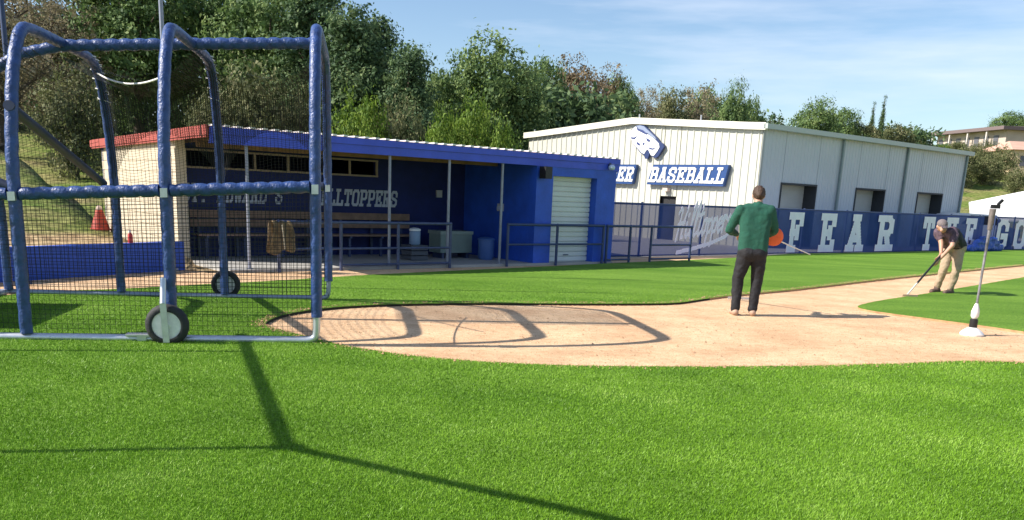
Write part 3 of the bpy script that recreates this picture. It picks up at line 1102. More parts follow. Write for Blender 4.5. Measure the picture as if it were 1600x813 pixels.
tag(jk, 'brown camouflage jacket draped over the end of the slate railing', 'jacket')
mb = MB()
mb.bar(W(js + 0.0, RN + 0.125, jz - 0.02), W(js + 0.03, RN + 0.15, jz - 0.42), 0.03, 0.012)
o = mb.build('trim', mat('jacket_trim', (0.55, 0.48, 0.36), 0.8), jk)

# tall net poles
def pole(name, label, x, y, top, r, m, grp=None):
    g = G(x, y)
    t_ = thing(name, g, label, 'pole', grp)
    mb = MB()
    mb.tube([(g[0], g[1], 0), (g[0], g[1], top)], [r, r * 0.8], 14)
    smooth_angle(mb.build('shaft', m, t_))
    mb = MB()
    mb.tube([(g[0], g[1], 0), (g[0], g[1], 0.05)], r * 1.9, 14)
    smooth_angle(mb.build('collar', m, t_))
    mb = MB()
    mb.ball((g[0], g[1], top), r)
    mb.build('cap', m, t_, smooth=True)
    return t_
pole('net_pole', 'tall grey pole beside the cream end wall, seen behind the middle hoop of the cage', 272, 424, 6.5, 0.036, greyp)
pole('net_pole', 'tall dark pole by the low blue wall near the left edge of the photo', 42, 444, 6.5, 0.035, navy)

# ------------------------------------------------------------------ metal building
BN, BS = -18.0, 24.81
b_ = thing('metal_building', W(BS, BN, 0), 'cream ribbed metal building with a low gable and three roller doors on its shaded side', 'building')
EZ, S1 = 4.0, 39.6
RDG, LN = -23.9, -30.2
def gz(n):
    return 3.98 + (4.36 - 3.98) * (BN - n) / (BN - RDG) if n > RDG else 4.36 + (3.96 - 4.36) * (RDG - n) / (RDG - LN)
mb = MB()
def ribpanel(mb, pos, L, z0, z1f, pitch=0.31, dep=0.032):
    """pos(t, out, z); trapezoid ribs"""
    t_ = 0
    pts = []
    while t_ < L:
        pts += [(t_, 0), (t_ + pitch * 0.74, 0), (t_ + pitch * 0.82, dep), (t_ + pitch * 0.92, dep)]
        t_ += pitch
    pts = [(min(a, L), o_) for a, o_ in pts] + [(L, 0)]
    vs, fs = [], []
    for a, o_ in pts:
        vs += [pos(a, o_, z0(a) if callable(z0) else z0), pos(a, o_, z1f(a))]
    for i in range(len(pts) - 1):
        fs.append((2 * i, 2 * i + 2, 2 * i + 3, 2 * i + 1))
    mb.add(vs, fs)
GL = BN - LN
# gable: door opening from n=-22.3 to -21.5 under z 1.57
ribpanel(mb, lambda a, o_, z: W(BS - o_, LN + a, z), 7.9, -0.1, lambda a: gz(LN + a))
ribpanel(mb, lambda a, o_, z: W(BS - o_, LN + 7.9 + a, z), 0.78, 1.6, lambda a: gz(LN + 7.9 + a))
ribpanel(mb, lambda a, o_, z: W(BS - o_, LN + 8.68 + a, z), GL - 8.68, -0.1, lambda a: gz(LN + 8.68 + a))
g_ = mb.build('gable_wall', siding, b_)
mb = MB()
mb.box(BS + 0.12, BS + 0.16, LN + 7.88, LN + 8.7, -0.1, 1.6, W)
mb.build('door', darkw, b_)
s_doors = [(26.15, 28.25), (30.98, 33.05), (35.75, 37.85)]
mb = MB()
cur = BS
for a, c_ in s_doors + [(S1, S1)]:
    ribpanel(mb, lambda t_, o_, z, q=cur: W(q + t_, BN + o_ * 0.9, z), a - cur, -0.1, lambda t_: EZ - 0.02, pitch=0.20, dep=0.014)
    if c_ > a:
        ribpanel(mb, lambda t_, o_, z, q=a: W(q + t_, BN + o_ * 0.9, z), c_ - a, 2.16, lambda t_: EZ - 0.02, pitch=0.20, dep=0.014)
    cur = c_
mb.build('side_wall', mat('siding_shaded', (0.50, 0.54, 0.57), 0.5, var=0.05, scale=0.7), b_)  # same siding as the gable, with its blue skylit shade mixed into the colour
mb = MB()
mb.box(BS, S1, LN - 0.02, LN, -0.1, 3.95, W)
mb.box(S1 - 0.02, S1, LN, BN - 0.01, -0.1, 3.95, W)
mb.build('rear_wall', siding, b_)
for q in (29.65, 34.4, S1 - 0.06):
    mb = MB()
    mb.box(q - 0.05, q + 0.05, BN + 0.03, BN + 0.10, -0.1, EZ - 0.12, W)
    mb.build('downpipe', trimg, b_)
mb = MB()
mb.box(BS - 0.04, BS + 0.07, BN + 0.034, BN + 0.05, -0.1, EZ - 0.13, W)
mb.build('corner_trim', mat('corner_grey', (0.35, 0.37, 0.36), 0.5), b_)
for a, c_ in s_doors:
    mb = MB()
    for i in range(14):
        mb.box(a + 0.02, c_ - 0.02, BN - 0.47, BN - 0.45, 0 + i * 0.155, 0.146 + i * 0.155, W)
        mb.box(a + 0.02, c_ - 0.02, BN - 0.48, BN - 0.465, 0.14 + i * 0.155, 0.16 + i * 0.155, W)
    dd_ = mb.build('roller_door', mat('door_grey', (0.50, 0.50, 0.45), 0.6, var=0.06, scale=2), b_)
    mb = MB()
    mb.box(a - 0.05, a, BN - 0.5, BN + 0.035, -0.1, 2.16, W)
    mb.box(c_, c_ + 0.05, BN - 0.5, BN + 0.035, -0.1, 2.16, W)
    mb.box(a - 0.05, c_ + 0.05, BN - 0.5, BN + 0.037, 2.162, 2.22, W)
    mb.build('frame', mat('door_frame_dark', (0.035, 0.04, 0.045), 0.7), dd_)
mb = MB()
# roof planes
for (na, nb_) in ((BN + 0.25, RDG), (RDG, LN - 0.25)):
    za, zb_ = gz(min(na, BN)) + 0.03, gz(max(nb_, LN)) + 0.03
    mb.add([W(BS - 0.12, na, za), W(S1 + 0.1, na, za), W(S1 + 0.1, nb_, zb_), W(BS - 0.12, nb_, zb_),
            W(BS - 0.12, na, za + 0.04), W(S1 + 0.1, na, za + 0.04), W(S1 + 0.1, nb_, zb_ + 0.04), W(BS - 0.12, nb_, zb_ + 0.04)],
           [(0, 3, 2, 1), (4, 5, 6, 7), (0, 1, 5, 4), (1, 2, 6, 5), (2, 3, 7, 6), (3, 0, 4, 7)])
rf = mb.build('roof', mat('roof_brown', (0.42, 0.36, 0.30), 0.6, var=0.1), b_)
mb = MB()
# gable rake trim
for na, nb_ in ((BN + 0.18, RDG), (RDG, LN - 0.22)):
    ks = 8
    P_ = []
    for i in range(ks + 1):
        n_ = na + (nb_ - na) * i / ks
        z_ = gz(max(min(n_, BN), LN))
        P_.append((n_, z_))
    for (n0, z0), (n1_, z1_) in zip(P_[:-1], P_[1:]):
        vs = [W(BS - o_, n_, z_ + dz) for (n_, z_) in ((n0, z0), (n1_, z1_)) for o_ in (0.04, 0.17) for dz in (-0.13, 0.10)]
        mb.add(vs, [(0, 1, 3, 2), (4, 6, 7, 5), (0, 4, 5, 1), (2, 3, 7, 6), (1, 5, 7, 3), (0, 2, 6, 4)])
mb.build('rake_trim', sidingt, b_)
mb = MB()
mb.box(BS - 0.17, S1 + 0.12, BN + 0.11, BN + 0.27, EZ - 0.11, EZ + 0.05, W)
mb.build('gutter', mat('gutter', (0.42, 0.48, 0.45), 0.5), b_)
for x, y in ((1000, 172), (1096, 178), (836, 195)):
    mb = MB()
    n_ = onS(x, y, BS + 0.6)[0]
    mb.tube([W(BS + 0.6, n_, gz(n_) - 0.02), W(BS + 0.6, n_, gz(n_) + 0.32)], 0.03, 8)
    mb.build('vent', galv, rf)
# small lamp over the gable door
n_, z_ = onS(1041, 297, BS - 0.12)
mb = MB(); mb.box(BS - 0.2, BS - 0.04, n_ - 0.12, n_ + 0.12, z_ - 0.05, z_ + 0.07, W)
o = mb.build('wall_light', mat('lamp_warm', (0.65, 0.5, 0.42), 0.5), None)
tag(o, 'small pale lamp above the gable door, under the blue lettered sign', 'lamp')

# signs on the gable
def sign(nl, nr, z0, z1, words, label, sl_=0.26):
    t_ = thing('sign', W(BS - 0.1, (nl + nr) / 2, z0), label, 'sign', 'blue lettered signs on the gable')
    mb = MB()
    ht = z1 - z0
    pad = 0.09
    poly = [(nl - pad, z0 - pad), (nr - 0.10, z0 - pad), (nr + 0.06, z1 + pad), (nl + 0.05 + sl_ * ht, z1 + pad)]
    mb.prism(poly, 0.05, 0.20, T=lambda x, y, z: W(BS - z, x, y))
    mb.build('board', signb, t_)
    mb = MB()
    text(mb, words, nl, nr - sl_ * ht * 0.5, z0, z1, lambda x, y, z: W(BS - z, x, y), 0.201, 0.225, sw=1.75, slant=sl_, adv=8.7)
    mb.build('lettering', signw, t_)
nl, zt_ = onS(1015, 262, BS - 0.2); nr, _ = onS(1136, 262, BS - 0.2); _, zb_ = onS(1075, 287, BS - 0.2)
sign(nl, nr, zb_ + 0.02, zt_ + 0.02, 'BASEBALL', 'blue sign with slanted white letters reading BASEBALL on the cream gable')
nr2, _ = onS(992, 262, BS - 0.2)
sign(nr2 - (nr - nl) * 10 / 8, nr2, zb_ + 0.02, zt_ + 0.02, 'HILLTOPPER', 'blue sign mostly hidden by the dugout, its last white letters ER showing')
# goat head emblem
SCL = 6.775
def gp(pts, dz=0.0):
    o_ = []
    for x, y in pts:
        n_, z_ = onS(960 + x / SCL, 180 + y / SCL, BS - 0.2)
        o_.append((n_, z_))
    return o_
em = thing('emblem', W(BS - 0.1, onS(1008, 220, BS - 0.1)[0], 3.0), 'white and blue goat head emblem standing off the cream gable', 'emblem')
mb = MB()
mb.prism(gp([(168, 175), (188, 136), (222, 112), (262, 103), (308, 112), (355, 153), (430, 228), (470, 282), (508, 308), (514, 338), (490, 372), (455, 432), (430, 452), (405, 448), (378, 430), (364, 404), (350, 440), (342, 464), (312, 462), (306, 425), (268, 402), (218, 340), (180, 292), (165, 240)])[::-1], 0.06, 0.15, T=lambda x, y, z: W(BS - z, x, y))
mb.build('backing', mat('emblem_navy', (0.02, 0.04, 0.13), 0.5), em)
mb = MB()
mb.prism(gp([(172, 175), (190, 140), (222, 118), (240, 150), (300, 195), (350, 205), (420, 255), (462, 300), (470, 340), (445, 385), (408, 432), (380, 425), (366, 395), (352, 365), (330, 372), (308, 410), (285, 400), (225, 335), (185, 290), (168, 240)])[::-1], 0.152, 0.17, T=lambda x, y, z: W(BS - z, x, y))
mb.build('face', signw, em)
mb = MB()
for P_ in ([(228, 112), (265, 108), (305, 118), (350, 160), (425, 232), (440, 258), (395, 232), (345, 192), (300, 178), (262, 160)],):
    mb.prism(gp(P_)[::-1], 0.152, 0.18, T=lambda x, y, z: W(BS - z, x, y))
mb.build('horn', mat('emblem_grey', (0.25, 0.30, 0.42), 0.5), em)
mb = MB()
for P_ in ([(232, 138), (300, 160), (345, 200), (332, 206), (288, 184), (240, 160)], [(332, 240), (372, 262), (368, 286), (340, 274)], [(290, 286), (318, 300), (300, 322)], [(232, 280), (268, 304), (258, 326), (230, 304)], [(360, 340), (400, 352), (430, 345), (402, 366), (366, 360)],
           [(172, 232), (205, 236), (236, 222), (208, 254), (176, 250)]):
    mb = MB()
    mb.prism(gp(P_)[::-1], 0.172, 0.184, T=lambda x, y, z: W(BS - z, x, y))
    mb.build('marking', mat('emblem_line', (0.04, 0.06, 0.18), 0.5), em)

# ------------------------------------------------------------------ windscreen fence
mb = MB()
mb.box(14.3, 60.0, -31.0, -15.45, -0.3, 0.004, W)
struct(mb.build('pavement', mat('pale_pavement', (0.34, 0.33, 0.34), 0.9, var=0.12, scale=1.5)))
FN = -15.47
ws = bpy.data.materials.new('windscreen')
ws.use_nodes = True
t = ws.node_tree
b = t.nodes['Principled BSDF']
b.inputs['Roughness'].default_value = 0.8
b.inputs['Specular IOR Level'].default_value = 0.2
tcn = t.nodes.new('ShaderNodeTexCoord')
n1 = t.nodes.new('ShaderNodeTexNoise'); n1.inputs['Scale'].default_value = 1.4; n1.inputs['Detail'].default_value = 5
t.links.new(tcn.outputs['Object'], n1.inputs['Vector'])
r1 = t.nodes.new('ShaderNodeValToRGB')
r1.color_ramp.elements[0].position = 0.3; r1.color_ramp.elements[0].color = (0.020, 0.048, 0.20, 1)
r1.color_ramp.elements[1].position = 0.7; r1.color_ramp.elements[1].color = (0.034, 0.070, 0.28, 1)
t.links.new(n1.outputs['Fac'], r1.inputs[0]); t.links.new(r1.outputs[0], b.inputs['Base Color'])
b.inputs['Alpha'].default_value = 0.83
MATS['windscreen'] = ws
fl = mat('fence_letter', (0.84, 0.79, 1.0), 0.7, var=0.08, scale=3)
def fence(s0, s1, label, posts):
    t_ = thing('windscreen_fence', W(s0, FN, 0), label, 'fence', 'blue windscreen fence')
    mb = MB()
    k_ = max(2, int((s1 - s0) / 0.12))
    vs, fs = [], []
    for i in range(k_ + 1):
        for j in range(4):
            a = s0 + (s1 - s0) * i / k_
            z = 0.03 + 1.30 * j / 3
            vs.append(W(a, FN - 0.004 + 0.022 * math.sin(a * 2.4) * (0.3 + j * 0.1) + 0.008 * math.sin(a * 9 + j), z))
    for i in range(k_):
        for j in range(3):
            q = i * 4 + j
            fs.append((q, q + 4, q + 5, q + 1))
    mb.add(vs, fs)
    mb.build('screen', ws, t_, smooth=True, recalc=False)
    mb = MB()
    mb.tube([W(s0, FN - 0.05, 1.345), W(s1, FN - 0.05, 1.345)], 0.028)
    smooth_angle(mb.build('top_rail', navy, t_))
    for p in posts:
        mb = MB()
        mb.tube([W(p, FN - 0.085, 0), W(p, FN - 0.085, 1.4)], 0.03)
        smooth_angle(mb.build('post', navy, t_))
    mb = MB()
    mb.tube([W(s0, FN - 0.05, 0.03), W(s1, FN - 0.05, 0.03)], 0.02)
    smooth_angle(mb.build('bottom_rail', navy, t_))
    return t_
fa = fence(14.12, 36.45, 'long blue windscreen fence reading FEAR THE, running along before the metal building', [14.2 + i * 2.44 for i in range(10)] + [36.43])
fb = fence(37.6, 52.0, 'blue windscreen fence reading GOATS right of the gap, the white roof behind it', [37.62] + [39.5 + i * 2.44 for i in range(6)])
def fletter(ch, x0, x1, parent):
    mb = MB()
    a0, a1 = onN(x0, 365, FN)[0], onN(x1, 365, FN)[0]
    text(mb, ch, a0, a1, 0.06, 1.25, lambda a, y, z: W(a, FN + z, y), 0.030, 0.036, sw=2.3, adv=8)
    mb.build('letter', fl, parent)
for ch, a, c_ in zip('FEARTHE', (1230, 1280, 1323, 1369, 1440, 1476, 1506), (1252, 1304, 1348, 1394, 1457, 1493, 1523)):
    fletter(ch, a, c_, fa)
for ch, a, c_ in zip('GOATS', (1556, 1584, 1611, 1637, 1663), (1574, 1602, 1629, 1654, 1679)):
    fletter(ch, a, c_, fb)
# script word on the near part of the fence (white strokes)
mb = MB()
scr = {'H': [[(0.2, 7.6), (0.9, 8.8), (1.5, 8.0), (1.0, 0)], [(3.8, 9), (2.9, 4.5), (2.9, 0.6), (3.6, 0.5)], [(0.8, 4.3), (3.3, 4.8)]],
       'i': [[(0, 4.5), (0.3, 1), (0.8, 0.4), (1.4, 1.2)], [(0.2, 6.6), (0.3, 6.9)]],
       'l': [[(0, 1.2), (1.2, 8.5), (0.9, 10), (0.3, 8.5), (0.3, 1), (0.8, 0.4), (1.5, 1.2)]],
       't': [[(0.8, 9), (0.5, 1), (1.0, 0.4), (1.6, 1.2)], [(-0.1, 6.2), (1.6, 6.6)]],
       'o': [[(1.6, 4.8), (0.5, 4.5), (0.1, 2.2), (0.8, 0.4), (1.7, 1.6), (1.7, 4.2), (0.9, 4.8), (2.2, 4.4)]],
       'p': [[(0.2, 4.6), (0.3, -3.0)], [(0.3, 3.8), (1.2, 4.8), (1.9, 3.4), (1.5, 1.0), (0.5, 0.8)]],
       'e': [[(0.2, 2.4), (1.6, 3.2), (1.3, 4.8), (0.4, 4.2), (0.2, 1.6), (0.9, 0.4), (1.8, 1.4)]],
       'r': [[(0.1, 4.4), (0.4, 5), (0.5, 0.4)], [(0.5, 3.6), (1.2, 5.0), (1.8, 4.2)]],
       's': [[(1.5, 4.4), (0.8, 5.0), (0.4, 3.8), (1.5, 2.0), (1.1, 0.5), (0.2, 0.9)]]}
adv_ = {'H': 4.4, 'i': 1.7, 'l': 1.7, 't': 1.9, 'o': 2.4, 'p': 2.3, 'e': 2.0, 'r': 2.0, 's': 1.9}
xo = 0
allst = []
for ch in 'Hilltoppers':
    for st in scr[ch]:
        allst.append([(x + xo, y) for x, y in st])
    xo += adv_[ch]
allst.append([(2.5, -3.6), (9, -3.3), (17, -2.5), (23, -1.3), (26, 0.6), (25.2, 2.2)])
sl0 = onN(1050, 385, FN)[0]; sl1 = onN(1139, 370, FN)[0]
kx = (sl1 - sl0) / 25.0
def ST(x, y, z):
    return W(sl0 + x * kx + 0.018 * y, FN + z, 0.42 + y * 0.095 + x * 0.010)
strokes_to_boxes(mb, [[(x, y * 0.5) for x, y in st] for st in allst], 0.60, 0.10, lambda x, y, z: ST(x, y / 0.5, z), 0.024, 0.03)
mb.build('script', mat('script_white', (0.88, 0.82, 1.0), 0.7), fa)

# ------------------------------------------------------------------ batting cage
CO = np.array([-1.881, 7.996]); CA = 0.182
cv = np.array([math.cos(CA), math.sin(CA)]); cw = np.array([-math.sin(CA), math.cos(CA)])
D = [0.0, 1.303, 2.548, 3.85]
CWD, ZM, ZT = 3.18, 1.384, 2.841
def C(d_, t_, z):
    q = CO - cv * d_ + cw * t_
    return (float(q[0]), float(q[1]), z + 0.066 * (D[1] - d_) * min(1, max(0, (z - 0.25) / (ZM - 0.25))))
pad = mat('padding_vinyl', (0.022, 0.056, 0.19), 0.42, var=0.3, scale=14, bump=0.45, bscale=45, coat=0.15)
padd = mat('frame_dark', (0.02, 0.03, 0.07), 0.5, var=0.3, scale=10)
alu = mat('aluminium', (0.62, 0.64, 0.68), 0.38, 0.7, var=0.12, scale=10)
rub = mat('rubber', (0.025, 0.025, 0.028), 0.75, var=0.25, scale=15, bump=0.2)
rope = mat('white_rope', (0.75, 0.73, 0.70), 0.8, var=0.2, scale=60)
netd = netmat('net_gathered', (0.012, 0.012, 0.014), 0.026, 0.0064)
netf = netmat('net_single', (0.015, 0.016, 0.018), 0.045, 0.0042)
netl = netmat('net_lower', (0.015, 0.016, 0.018), 0.048, 0.0065)
netn = netmat('net_near', (0.02, 0.02, 0.022), 0.045, 0.0030)
cage = thing('batting_cage', C(1.6, 1.6, 0), 'wheeled batting cage with blue padded pipe hoops and black netting, on the turf', 'batting cage')
def prof(zt):
    k_ = zt / ZT
    p = [(0, 0.06), (0, 0.7), (0, ZM), (0.06, 1.9), (0.22, 2.45), (0.46, 2.80), (0.72, ZT), (1.3, ZT), (CWD - 1.3, ZT), (CWD - 0.72, ZT), (CWD - 0.42, 2.76), (CWD - 0.2, 2.45), (CWD - 0.06, 1.9), (CWD, ZM), (CWD, 0.7), (CWD, 0.06)]
    if zt < ZT:
        p = [(t_, z if z <= 0.7 else 0.7 + (z - 0.7) * (zt - 0.7) / (ZT - 0.7)) for t_, z in p]
    return smoothpts(p, 2)
for i, d_ in enumerate(D):
    zt = ZT if i < 3 else 2.02
    mb = MB()
    zs_ = 0.27 if i == 0 else 0.085
    q_ = prof(zt)
    k0 = [p for p in q_ if p[1] > zs_ + 0.02]
    P_ = [C(d_, 0, zs_)] + [C(d_, t_, z) for t_, z in k0] + [C(d_, CWD, zs_ if i == 0 else 0.075)]
    mb.tube(P_, 0.054, 14, helix=(5.5, 0.12))
    smooth_angle(mb.build('hoop', pad, cage), 60)
for t_, nm in ((0, 0), (CWD, 1)):
    for a, b_ in zip(D[:-1], D[1:]):
        mb = MB()
        mb.tube([C(a + 0.05, t_, ZM), C(b_ - 0.05, t_, ZM)], 0.058, 14, helix=(7.5, 0.32))
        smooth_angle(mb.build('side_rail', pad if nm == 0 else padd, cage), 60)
    for a in D[:3]:
        mb = MB()
        mb.box(a - 0.03, a + 0.03, t_ - 0.072, t_ + 0.072, ZM - 0.06, ZM + 0.02, lambda x, y, z: C(x, y, z))
        mb.build('clamp', alu, cage)
mb = MB()
mb.tube([C(0.05, CWD * 0.5, ZT + 0.01), C(D[1], CWD * 0.5, ZT), C(D[2], CWD * 0.5, ZT - 0.02)], 0.060, 14, helix=(7.5, 0.30))
smooth_angle(mb.build('ridge_rail', pad, cage), 60)
mb = MB()
mb.tube([C(*q) for q in [(D[2] + 0.0, CWD * 0.5, ZT - 0.02), (D[2] + 0.4, CWD * 0.5, ZT - 0.10), (D[2] + 0.9, CWD * 0.5, 2.45), (D[3], CWD * 0.5, 2.02)]], 0.056, 14, helix=(8.5, 0.2))
smooth_angle(mb.build('ridge_rail', pad, cage), 60)
for t_, r_ in ((0, 0.036), (CWD, 0.03)):
    mb = MB()
    cur = smoothpts([(0.0, 0.40), (0.0, 0.12), (0.03, 0.05), (0.22, 0.048), (0.6, 0.048)], 3)
    mb.tube([C(d_, t_, z) for d_, z in cur] + [C(1.6, t_, 0.048), C(2.6, t_, 0.048), C(D[3] + 0.3, t_, 0.048)], r_, 12)
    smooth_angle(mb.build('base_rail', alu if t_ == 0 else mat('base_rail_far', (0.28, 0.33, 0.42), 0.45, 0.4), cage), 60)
mb = MB()
mb.tube([C(D[3] + 0.02, 0, 0.05), C(D[3] + 0.02, CWD, 0.05)], 0.035)
smooth_angle(mb.build('base_rail', alu, cage))
# braces
for a, b_ in (((D[2], 0.06, 2.12), (D[2] + 0.12, CWD - 0.02, ZM + 0.1)), ((D[3], 0.1, 2.0), (D[2] + 0.02, 0.02, ZM + 0.05))):
    mb = MB()
    mb.tube([C(*a), C(*b_)], 0.045, 12)
    smooth_angle(mb.build('brace', padd, cage))
# wheels
def wheel(ctr, r_, wd):
    ax = Vector((cw[0], cw[1], 0))
    vx = Vector((cv[0], cv[1], 0))
    def T(x, y, z):
        return Vector(ctr) + vx * x + ax * y + Vector((0, 0, z))
    mb = MB()
    pr = []
    for i in range(15):
        a = -math.pi * 0.62 + i * (math.pi * 1.24) / 14
        pr.append((r_ - wd * 0.55 + wd * 0.55 * math.cos(a) , wd * 0.5 * math.sin(a) * 1.15))
    vs, fs = [], []
    n = 36
    for q, h_ in pr:
        for k_ in range(n):
            a = 2 * math.pi * k_ / n
            tr_ = 1.0 + (0.012 if (k_ % 2 and q > r_ * 0.93) else 0)
            vs.append(T(q * tr_ * math.cos(a), h_, q * tr_ * math.sin(a)))
    for i in range(len(pr) - 1):
        for k_ in range(n):
            k2 = (k_ + 1) % n
            fs.append((i * n + k_, i * n + k2, (i + 1) * n + k2, (i + 1) * n + k_))
    mb.add(vs, fs)
    wh = smooth_angle(mb.build('wheel', rub, cage), 50)
    mb = MB()
    ri = r_ - wd * 0.70
    for sg in (-1, 1):
        mb.lathe([(ri, sg * wd * 0.42), (ri * 0.92, sg * wd * 0.44), (ri * 0.86, sg * wd * 0.25), (ri * 0.45, sg * wd * 0.22), (ri * 0.30, sg * wd * 0.42), (0.012, sg * wd * 0.5)], (0, 0, 0), 'y', 28, T=T)
    rim_ = smooth_angle(mb.build('rim', mat('rim_white', (0.80, 0.78, 0.75), 0.5, var=0.1, scale=20), wh))
    for sg in (-1, 1):
        mb = MB()
        for k_ in range(8):
            a = 2 * math.pi * k_ / 8
            cc_ = (ri * 0.64 * math.cos(a), 0, ri * 0.64 * math.sin(a))
            mb.lathe([(ri * 0.10, sg * wd * 0.20), (ri * 0.10, sg * wd * 0.262)], cc_, 'y', 10, T=T)
        mb.build('rim_hole', mat('dark_opening', (0.02, 0.02, 0.02)), rim_)
    return T
T1 = wheel(C(D[1] + 0.02, -0.10, 0.192), 0.19, 0.085)
T2 = wheel(C(D[1] + 0.0, CWD + 0.12, 0.185), 0.182, 0.085)
for T_, sg in ((T1, -1), (T2, 1)):
    mb = MB()
    mb.bar(T_(0.0, sg * 0.07, -0.15), T_(-0.015, sg * 0.07, 0.22), 0.055, 0.012, up=(cw[0], cw[1], 0))
    mb.tube([T_(-0.015, sg * 0.07, 0.2), T_(-0.02, -sg * 0.02, 0.42)], 0.026)
    mb.tube([T_(0, sg * 0.075, 0.0), T_(0, -sg * 0.06, 0.0)], 0.02)
    smooth_angle(mb.build('fork', alu, cage))
mb = MB()
mb.box(D[1] + 0.04, D[1] + 0.40, -0.06, 0.05, 0.075, 0.092, lambda x, y, z: C(x, y, z))
mb.box(D[1] + 0.22, D[1] + 0.30, -0.05, 0.02, -0.01 + 0.03, 0.074, lambda x, y, z: C(x, y, z))
mb.build('foot_plate', alu, cage)
# netting
def sheet(name, f, nu, nv, su, sv, m, parent=cage):
    """f(u,v)->point, UVs in metres su x sv"""
    vs = [f(i / nu, j / nv) for i in range(nu + 1) for j in range(nv + 1)]
    fs, uv = [], []
    for i in range(nu):
        for j in range(nv):
            a = i * (nv + 1) + j
            fs.append((a, a + nv + 1, a + nv + 2, a + 1))
            uv += [(i / nu * su, j / nv * sv), ((i + 1) / nu * su, j / nv * sv), ((i + 1) / nu * su, (j + 1) / nv * sv), (i / nu * su, (j + 1) / nv * sv)]
    me = bpy.data.meshes.new(name)
    me.from_pydata([tuple(map(float, v)) for v in vs], [], fs)
    l = me.uv_layers.new(name='UVMap')
    l.data.foreach_set('uv', np.array(uv, np.float32).ravel())
    me.materials.append(m)
    me.polygons.foreach_set('use_smooth', [True] * len(me.polygons))
    o = bpy.data.objects.new(name, me)
    COL.objects.link(o)
    o.parent = parent
    o.matrix_parent_inverse = Matrix.Translation(-Vector(parent.location))
    return o
LC = D[3]
sheet('net', lambda u_, v_: C(u_ * LC, CWD - 0.03 + 0.015 * math.sin(u_ * 22 + v_ * 3), 0.08 + v_ * 1.27), 60, 12, LC, 1.3, netl)
sheet('net', lambda u_, v_: C(u_ * LC, 0.03 + 0.012 * math.sin(u_ * 17 + 1), 0.08 + v_ * 1.27), 60, 12, LC, 1.3, netn)
def shell(t_, top):
    """inside of the hoop profile at width t_"""
    e = [(0, ZM), (0.06, 1.9), (0.22, 2.45), (0.46, 2.78), (0.72, top)]
    q = min(t_, CWD - t_)
    return float(np.interp(q, [a for a, _ in e], [b_ for _, b_ in e]))
arcp = []
_p = [(t_, z) for t_, z in prof(ZT) if z >= ZM - 0.01]
_l = np.concatenate(([0], np.cumsum([math.dist(a, b_) for a, b_ in zip(_p[:-1], _p[1:])])))
def arc(f):
    q = f * _l[-1]
    return float(np.interp(q, _l, [a for a, _ in _p])), float(np.interp(q, _l, [b_ for _, b_ in _p]))
def hang(u_, v_, f0, f1, sag, lc=D[2], ins=0.0):
    t_, z = arc(f0 + (f1 - f0) * v_)
    x = u_ * lc
    # scalloped between hoops, tied to each hoop
    ph = (x % 1.274) / 1.274
    sc = 4 * ph * (1 - ph)
    tc_ = CWD / 2
    k_ = min(1, max(0, (z - 1.8) / 0.8))
    return C(x, t_ + (tc_ - t_) * (0.05 * sc + ins), z - 0.07 - sag * sc * k_ - 0.02 * math.sin(x * 13 + t_ * 7))
sheet('net', lambda u_, v_: hang(u_, v_, 0.50, 0.995, 0.22), 70, 30, D[2], 3.2, netf)
# second, gathered layer under the top: hangs in scallops and is drawn up between the hoops
def drape(u_, v_):
    x = u_ * D[2]
    ph = (x % 1.274) / 1.274
    sc = 4 * ph * (1 - ph)
    low = 1.32 - 0.95 * sc ** 0.8          # how far down the far side the layer hangs
    q = v_
    L0 = CWD * 0.45
    s_ = q * (CWD * 0.55 - 0.55 + low)
    if s_ < CWD * 0.55 - 0.55:
        t_ = L0 + s_
        z = ZT - 0.12 - 0.30 * sc
    else:
        t_ = CWD - 0.50 + 0.36 * min(1, (s_ - (CWD * 0.55 - 0.55)) / 0.9)
        z = ZT - 0.14 - (s_ - (CWD * 0.55 - 0.55)) - 0.30 * sc
    return C(x, t_ + 0.02 * math.sin(x * 31), z)
sheet('net', drape, 90, 36, D[2], 2.6, netd)
sheet('net', lambda u_, v_: C(D[2] + u_ * 1.3, 0.3 + v_ * (CWD - 0.5), (ZT - 0.1) * (1 - u_) + 1.95 * u_ - 0.22 * math.sin(math.pi * u_) - 0.15 * math.sin(math.pi * v_)), 30, 40, 1.5, 2.6, netf)
sheet('net', lambda u_, v_: C(D[2] + 0.1 + u_ * 1.2, CWD - 0.12 - 0.1 * v_, 1.42 + v_ * (1.30 - 0.7 * u_)), 30, 30, 1.3, 1.3, netf)
# pad skirt across the closed end
mb = MB()
mb.box(D[3] - 0.03, D[3] + 0.05, 0.5, 2.3, 0.1, 1.0, lambda x, y, z: C(x, y, z))
mb.build('pad_panel', pad, cage)
# ropes
def ropeobj(pts, r_=0.010):
    mb = MB()
    mb.tube(smoothpts(pts, 2), r_, 8, helix=(26, 0.45))
    return smooth_angle(mb.build('rope', rope, cage), 60)
a, b_ = np.array(C(D[2], CWD - 0.45, 2.70)), np.array(C(D[1] + 0.1, 0.85, 2.46))
ropeobj([tuple(a + (b_ - a) * f + np.array([0, 0, -0.42 * f * (1 - f)])) for f in np.linspace(0, 1, 9)], 0.011)
for d_ in (D[1], D[2]):
    for f0, f1 in ((0.66, 0.82),):
        pts = []
        for i in range(40):
            t_, z = arc(f0 + (f1 - f0) * i / 39)
            a_ = i * 1.1
            pts.append(C(d_ + 0.072 * math.cos(a_), t_ - 0.072 * math.sin(a_) * 0.8, z + 0.01))
        mb = MB()
        mb.tube(pts, 0.006, 6)
        smooth_angle(mb.build('rope', rope, cage), 60)
a, b_ = np.array(C(0.05, CWD * 0.62, 1.28)), np.array(C(0.0, 0.02, 0.98))
